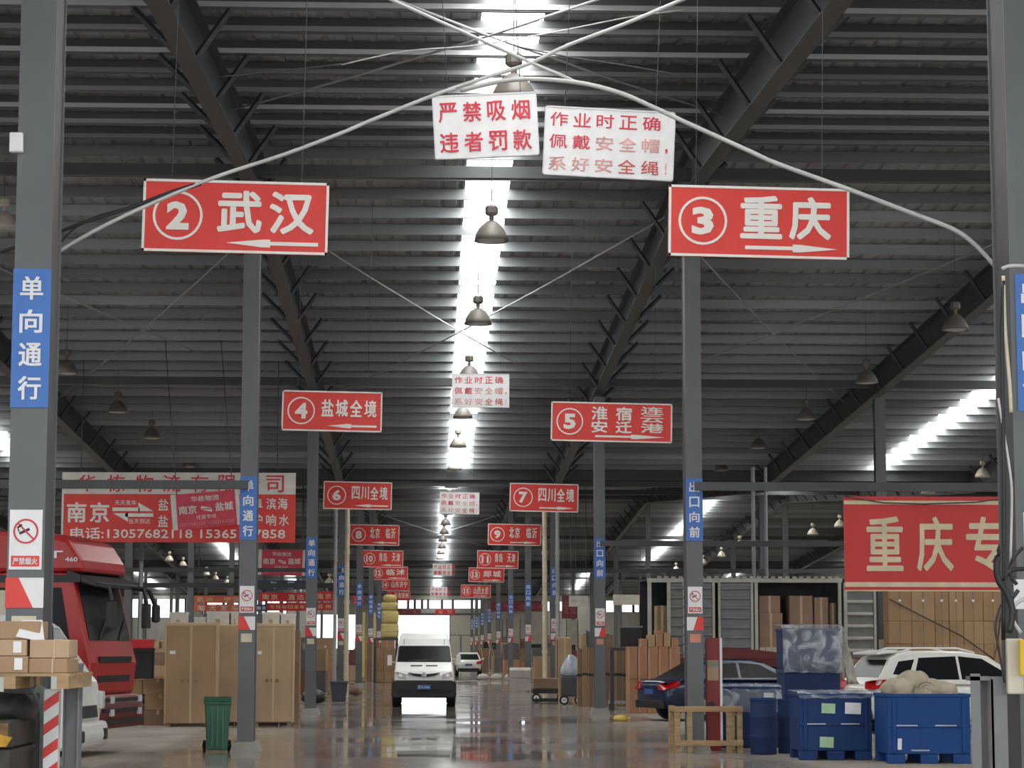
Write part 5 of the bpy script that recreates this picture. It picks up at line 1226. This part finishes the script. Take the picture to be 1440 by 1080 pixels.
# tall pale partitions far right of the aisle
part = mat('partition_pale', (.36, .34, .27), .6)
for k, (a, c, y0, d) in enumerate(((688, 706, 872, 8.2), (713, 731, 871, 7.6), (742, 766, 872, 7.4), (797, 812, 872, 6.9), (826, 850, 888, 5.2))):
    A = at(a, y0, d); B_ = at(c, y0, d); w = B_.x-A.x
    t = thing('partition_wall', ['pale partition panel right of the sliding door, nearest the aisle', 'second pale partition panel right of the sliding door', 'pale partition panel behind the yellow drainpipe on the right', 'pale partition panel near the hanging white plate', 'grey partition behind the third right column'][k], 'partition', ((A.x+B_.x)/2, d*D, 0), 0, 'partitions at the far right')
    G().bb(-w/2, w/2, -.05, .05, 0, A.z).build('partition_panel', part if k < 4 else steel, t)
    G().bb(-w/2-.05, -w/2, -.08, .08, 0, A.z+.05).build('partition_post', steel_dk, t); G().bb(w/2, w/2+.05, -.08, .08, 0, A.z+.05).build('partition_post', steel_dk, t)
    G().bb(-w*.3, w*.3, -.06, -.05, A.z*.3, A.z*.55).build('dark_opening', black, t)

# ================================================================ distant goods along both sides
rg = random.Random(31)
tones = [card, card2, card3, co, card3, mat('goods_grey', (.12, .115, .11), .7), mat('goods_maroon', (.16, .06, .05), .7)]
def goods_row(x_lo, x_hi, d0, d1, side, n_, zmax, label, group):
    for i in range(n_):
        f = (i + rg.random()*.6)/n_; d = d0 + (d1-d0)*f; x = rg.uniform(x_lo, x_hi)
        w = rg.uniform(.8, 1.7); dp = rg.uniform(.8, 1.3); h = rg.uniform(.5, zmax)
        if abs(((d - .82 + .5) % 1) - .5) < .05 + dp/2/D: d += .09
        ok = all(abs(x*U - a) > (w+b_)/2+.05 or abs(d*D - c) > (dp+e)/2+.05 for a, b_, c, e in PLACED)
        if not ok: continue
        PLACED.append((x*U, w, d*D, dp))
        t = thing('goods_pallet', label, 'pallet load', (x*U, d*D, 0), rg.uniform(-.08, .08), group)
        for sx in (-1, 0, 1): G().bb(sx*(w/2-.08)-.05, sx*(w/2-.08)+.05, -dp/2, dp/2, 0, .1).build('skid', wood, t)
        G().bb(-w/2, w/2, -dp/2, dp/2, .1, .14).build('pallet_deck', wood, t)
        nx_ = 1 if w < 1.1 else 2; nz_ = max(1, int(h/.6)); m_ = rg.choice(tones)
        for a in range(nx_):
            for c in range(nz_):
                G().bb(-w/2+w*a/nx_+.01, -w/2+w*(a+1)/nx_-.01, -dp/2+.02+rg.uniform(0, .04), dp/2-.03, .14+c*h/nz_, .14+(c+1)*h/nz_-.01).build('load_box', m_ if rg.random() < .7 else rg.choice(tones), t, bevel=.012)
PLACED = [(p_.x, 1.2, p_.y, 1.2) for p_ in [fl(448, 978), fl(440, 990), fl(500, 978), fl(506, 962), fl(476, 986), fl(457, 966), fl(803, 985)]] + [(o.location.x, 5.0, o.location.y, 1.0) for o in C.objects if o.name.startswith('partition_wall')] + [(x*U, .6, d*D, .9) for x in ROWS for d in DS]
goods_row(-1300, -560, 3.2, 4.9, -1, 16, 1.7, 'pallet load standing deep in the bay left of the aisle', 'pallet loads left of the aisle')
goods_row(-1200, -520, 5.0, 11, -1, 44, 2.2, 'distant pallet load far down the bay left of the aisle', 'distant pallet loads on the left')
goods_row(-2600, -1680, 3.2, 9, -1, 30, 2.2, 'pallet load in the outer left bay', 'pallet loads in the outer left bay')
goods_row(760, 1500, 4.0, 5.0, 1, 12, 2.0, 'pallet load standing deep in the bay right of the aisle', 'pallet loads right of the aisle')
goods_row(730, 1500, 5.0, 11, 1, 50, 2.6, 'distant pallet load far down the bay right of the aisle', 'distant pallet loads on the right')
goods_row(1900, 3000, 3.6, 9, 1, 40, 2.6, 'pallet load in the outer right bay', 'pallet loads in the outer right bay')

# ================================================================ foreground left
dF = .76
def P2(px, py): return at(px, py, dF)
kF = dF*U
# pallet with cartons raised on a machine
zp = P2(40, 948).z
ym = mat('machine_yellow', (.62, .33, .02), .55, var=.35, scale=5); gm = mat('grime', (.045, .04, .035), .7, var=.4, scale=6)
t = thing('lift_machine', 'grimy yellow and black machine under the raised pallet at the left edge', 'machine', (P2(10, 1050).x, dF*D+.42, 0))
z1 = P2(10, 1012).z
G().bb(-.55, .05, -.55, .5, .25, P2(0, 1052).z).build('chassis', gm, t, bevel=.03)
G().bb(-.55, .05, -.56, .5, P2(0, 1052).z+.005, z1).build('battery_box', gm, t, bevel=.02)
G().add([(-.55, -.58, P2(0, 1048).z), (.02, -.58, P2(0, 1049).z), (.06, -.58, P2(0, 1036).z), (-.02, -.58, P2(0, 1032).z), (-.08, -.58, P2(0, 1020).z), (-.55, -.58, P2(0, 1022).z), (-.55, -.55, P2(0, 1048).z), (.02, -.55, P2(0, 1049).z), (.06, -.55, P2(0, 1036).z), (-.02, -.55, P2(0, 1032).z), (-.08, -.55, P2(0, 1020).z), (-.55, -.55, P2(0, 1022).z)],
        [(0,1,2,3,4,5), (11,10,9,8,7,6)] + [(i, 6+i, 6+(i+1) % 6, (i+1) % 6) for i in range(6)]).build('yellow_panel', ym, t)
G().lathe([(0, z1), (.44, z1), (.46, z1+.06), (.42, z1+.16), (.30, zp-.14), (0, zp-.11)], n=20).build('black_cover', black, t, loc=(-.32, 0, 0), smooth=True)
G().bb(-.50, .03, -.575, -.56, P2(0, 1048).z, P2(0, 1016).z).build('grimy_panel', mat('grime_ochre', (.16, .10, .03), .7, var=.6, scale=9), t)
for x, y in ((-.4, -.4), (-.05, -.4), (-.4, .4), (-.05, .4)): wheel(t, x, y, .16, .14)
t = thing('wooden_pallet', 'light wooden pallet raised above the grimy machine at the left edge', 'pallet', (P2(20, 948).x, dF*D+.55, zp-.10))
w = 1.05
for y in (-.5, -.25, 0, .25, .5): G().bb(-w*.6, w*.36, y-.05, y+.05, .085, .105).build('deck_board', wood, t)
for x in (-.5, -.03, .33): G().bb(x-.04, x+.04, -.55, .55, .0, .085).build('stringer', wood, t)
zd = zp+.005
crt = [(-10, 34, 918, 937, 'open brown carton with a white label on the pallet, lower left', card), (35, 92, 928, 946, 'flat brown carton at the lower right on the pallet', card), (34, 92, 905, 927, 'brown carton with a pale strap on the pallet, middle right', card2), (-12, 33, 897, 917, 'brown carton with white label, middle left on the pallet', card2), (-12, 48, 873, 896, 'top brown carton under a torn white sheet on the pallet', card)]
zb = {}
for k, (a, c, y0, y1, lab, m_) in enumerate(crt):
    A = P2(a, y0); B_ = P2(c, y1); w = B_.x-A.x-.01
    z_lo = zd if k < 2 else None
    if k == 0: z_lo, z_hi = zd, zd+.115; z0h = z_hi
    elif k == 1: z_lo, z_hi = zd, zd+.10; z1h = z_hi
    elif k == 2: z_lo, z_hi = z1h+.003, z1h+.13
    elif k == 3: z_lo, z_hi = z0h+.003, z0h+.115; z3h = z_hi
    else: z_lo, z_hi = max(z3h, z1h+.13)+.003, P2(0, 873).z
    t = thing('flat_carton', lab, 'carton', ((A.x+B_.x)/2, dF*D+.35+.02*k, z_lo), [.03, -.03, .02, -.02, .03][k], 'cartons on the raised pallet')
    h = z_hi-z_lo; G().bb(-w/2, w/2, -.22, .22, 0, h).build('carton_body', m_, t, bevel=.008)
    if k in (0, 3): G().bb(w*.05, w*.32, -.228, -.22, h*.2, h*.9).build('white_label', board, t)
    if k in (1, 2): G().bb(w*.1, w*.14, -.226, .226, -.0, h+.004).build('strap', tape, t)
    if k == 4:
        G().add([(-.0, -.235, h*.5), (w*.62, -.245, h*.1), (w*.66, -.25, -.02), (-.02, -.24, h*.15), (0, -.1, h+.01), (w*.5, -.1, h+.01)], [(0, 1, 2, 3), (0, 4, 5, 1)]).build('torn_sheet', board, t)
# grey steel post left and striped tube
def guard(px, w_px, ytop, d, label, wm=.28):
    q = at(px, ytop, d); t = thing('guard_post', label, 'post', (q.x, d*D, 0), 0, 'steel guard posts'); w = w_px*d*U; h = q.z
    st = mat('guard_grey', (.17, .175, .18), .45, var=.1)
    return t, w, h, st
t, w, h, st = guard(103, 22, 939, .80, 'grey steel channel post right of the red and white striped tube')
G().bb(-w/2, -w/2+.012, -.06, .10, 0, h).build('flange', st, t); G().bb(w/2-.012, w/2, -.06, .10, 0, h).build('flange', st, t); G().bb(-w/2+.012, w/2-.012, .0, .012, 0, h-.05).build('web', st, t); G().bb(-w/2-.005, w/2+.005, -.065, .105, h, h+.03).build('top_cap', st, t)
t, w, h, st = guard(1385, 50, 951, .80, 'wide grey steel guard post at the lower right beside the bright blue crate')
G().bb(-w/2, -w/2+.07, -.10, -.09, 0, h+.02).build('flange', st, t); G().bb(w/2-.115, w/2, -.12, -.11, 0, h).build('front_flange', st, t); G().bb(-w/2+.07, w/2-.10, .02, .03, 0, h-.02).build('web', mat('guard_shade', (.12, .12, .125), .5), t)  # web in a darker copy of the grey, its shade painted in
G().bb(-w/2, w/2-.1, -.10, .05, h-.03, h).build('top_plate', st, t); G().bb(w/2-.115, w/2-.10, -.12, .1, 0, h-.02).build('side_flange', mat('guard_lit', (.3, .3, .3), .45), t)  # side flange in a lighter copy of the grey, light painted in
q = at(74.5, 969, .79)
t = thing('striped_tube', 'red and white diagonally striped square tube at the lower left', 'post', (q.x, .79*D, 0)); w = 20*.79*U; h = q.z
G().bb(-w/2, w/2, -.05, .05, 0, h).build('tube_body', board, t)
z = h
sp_ = .165
while z > .6:
    zl = z - .085
    pl_ = [(-w/2-.001, max(zl-.075, 0)), (w/2+.001, zl+.0), (w/2+.001, min(zl+.075, h)), (-w/2-.001, zl)]
    G().prism(pl_, 'xz', -.053, -.05).build('red_stripe', red, t); z -= sp_
mint = mat('mint_strap', (.42, .55, .48), .5)
for k, pts in enumerate(([(44, 966), (54, 985), (60, 1010), (62, 1035)], [(50, 968), (62, 972), (62, 1000), (63, 1040)])):
    W = [at(a, c, .80) for a, c in pts]
    tag(G().tube(W, [.012, .035][k]).build('plastic_strap', [film, mint][k], None), ['thin pale strap stretched left of the striped tube', 'pale mint plastic strap hanging left of the striped tube'][k], 'strap')
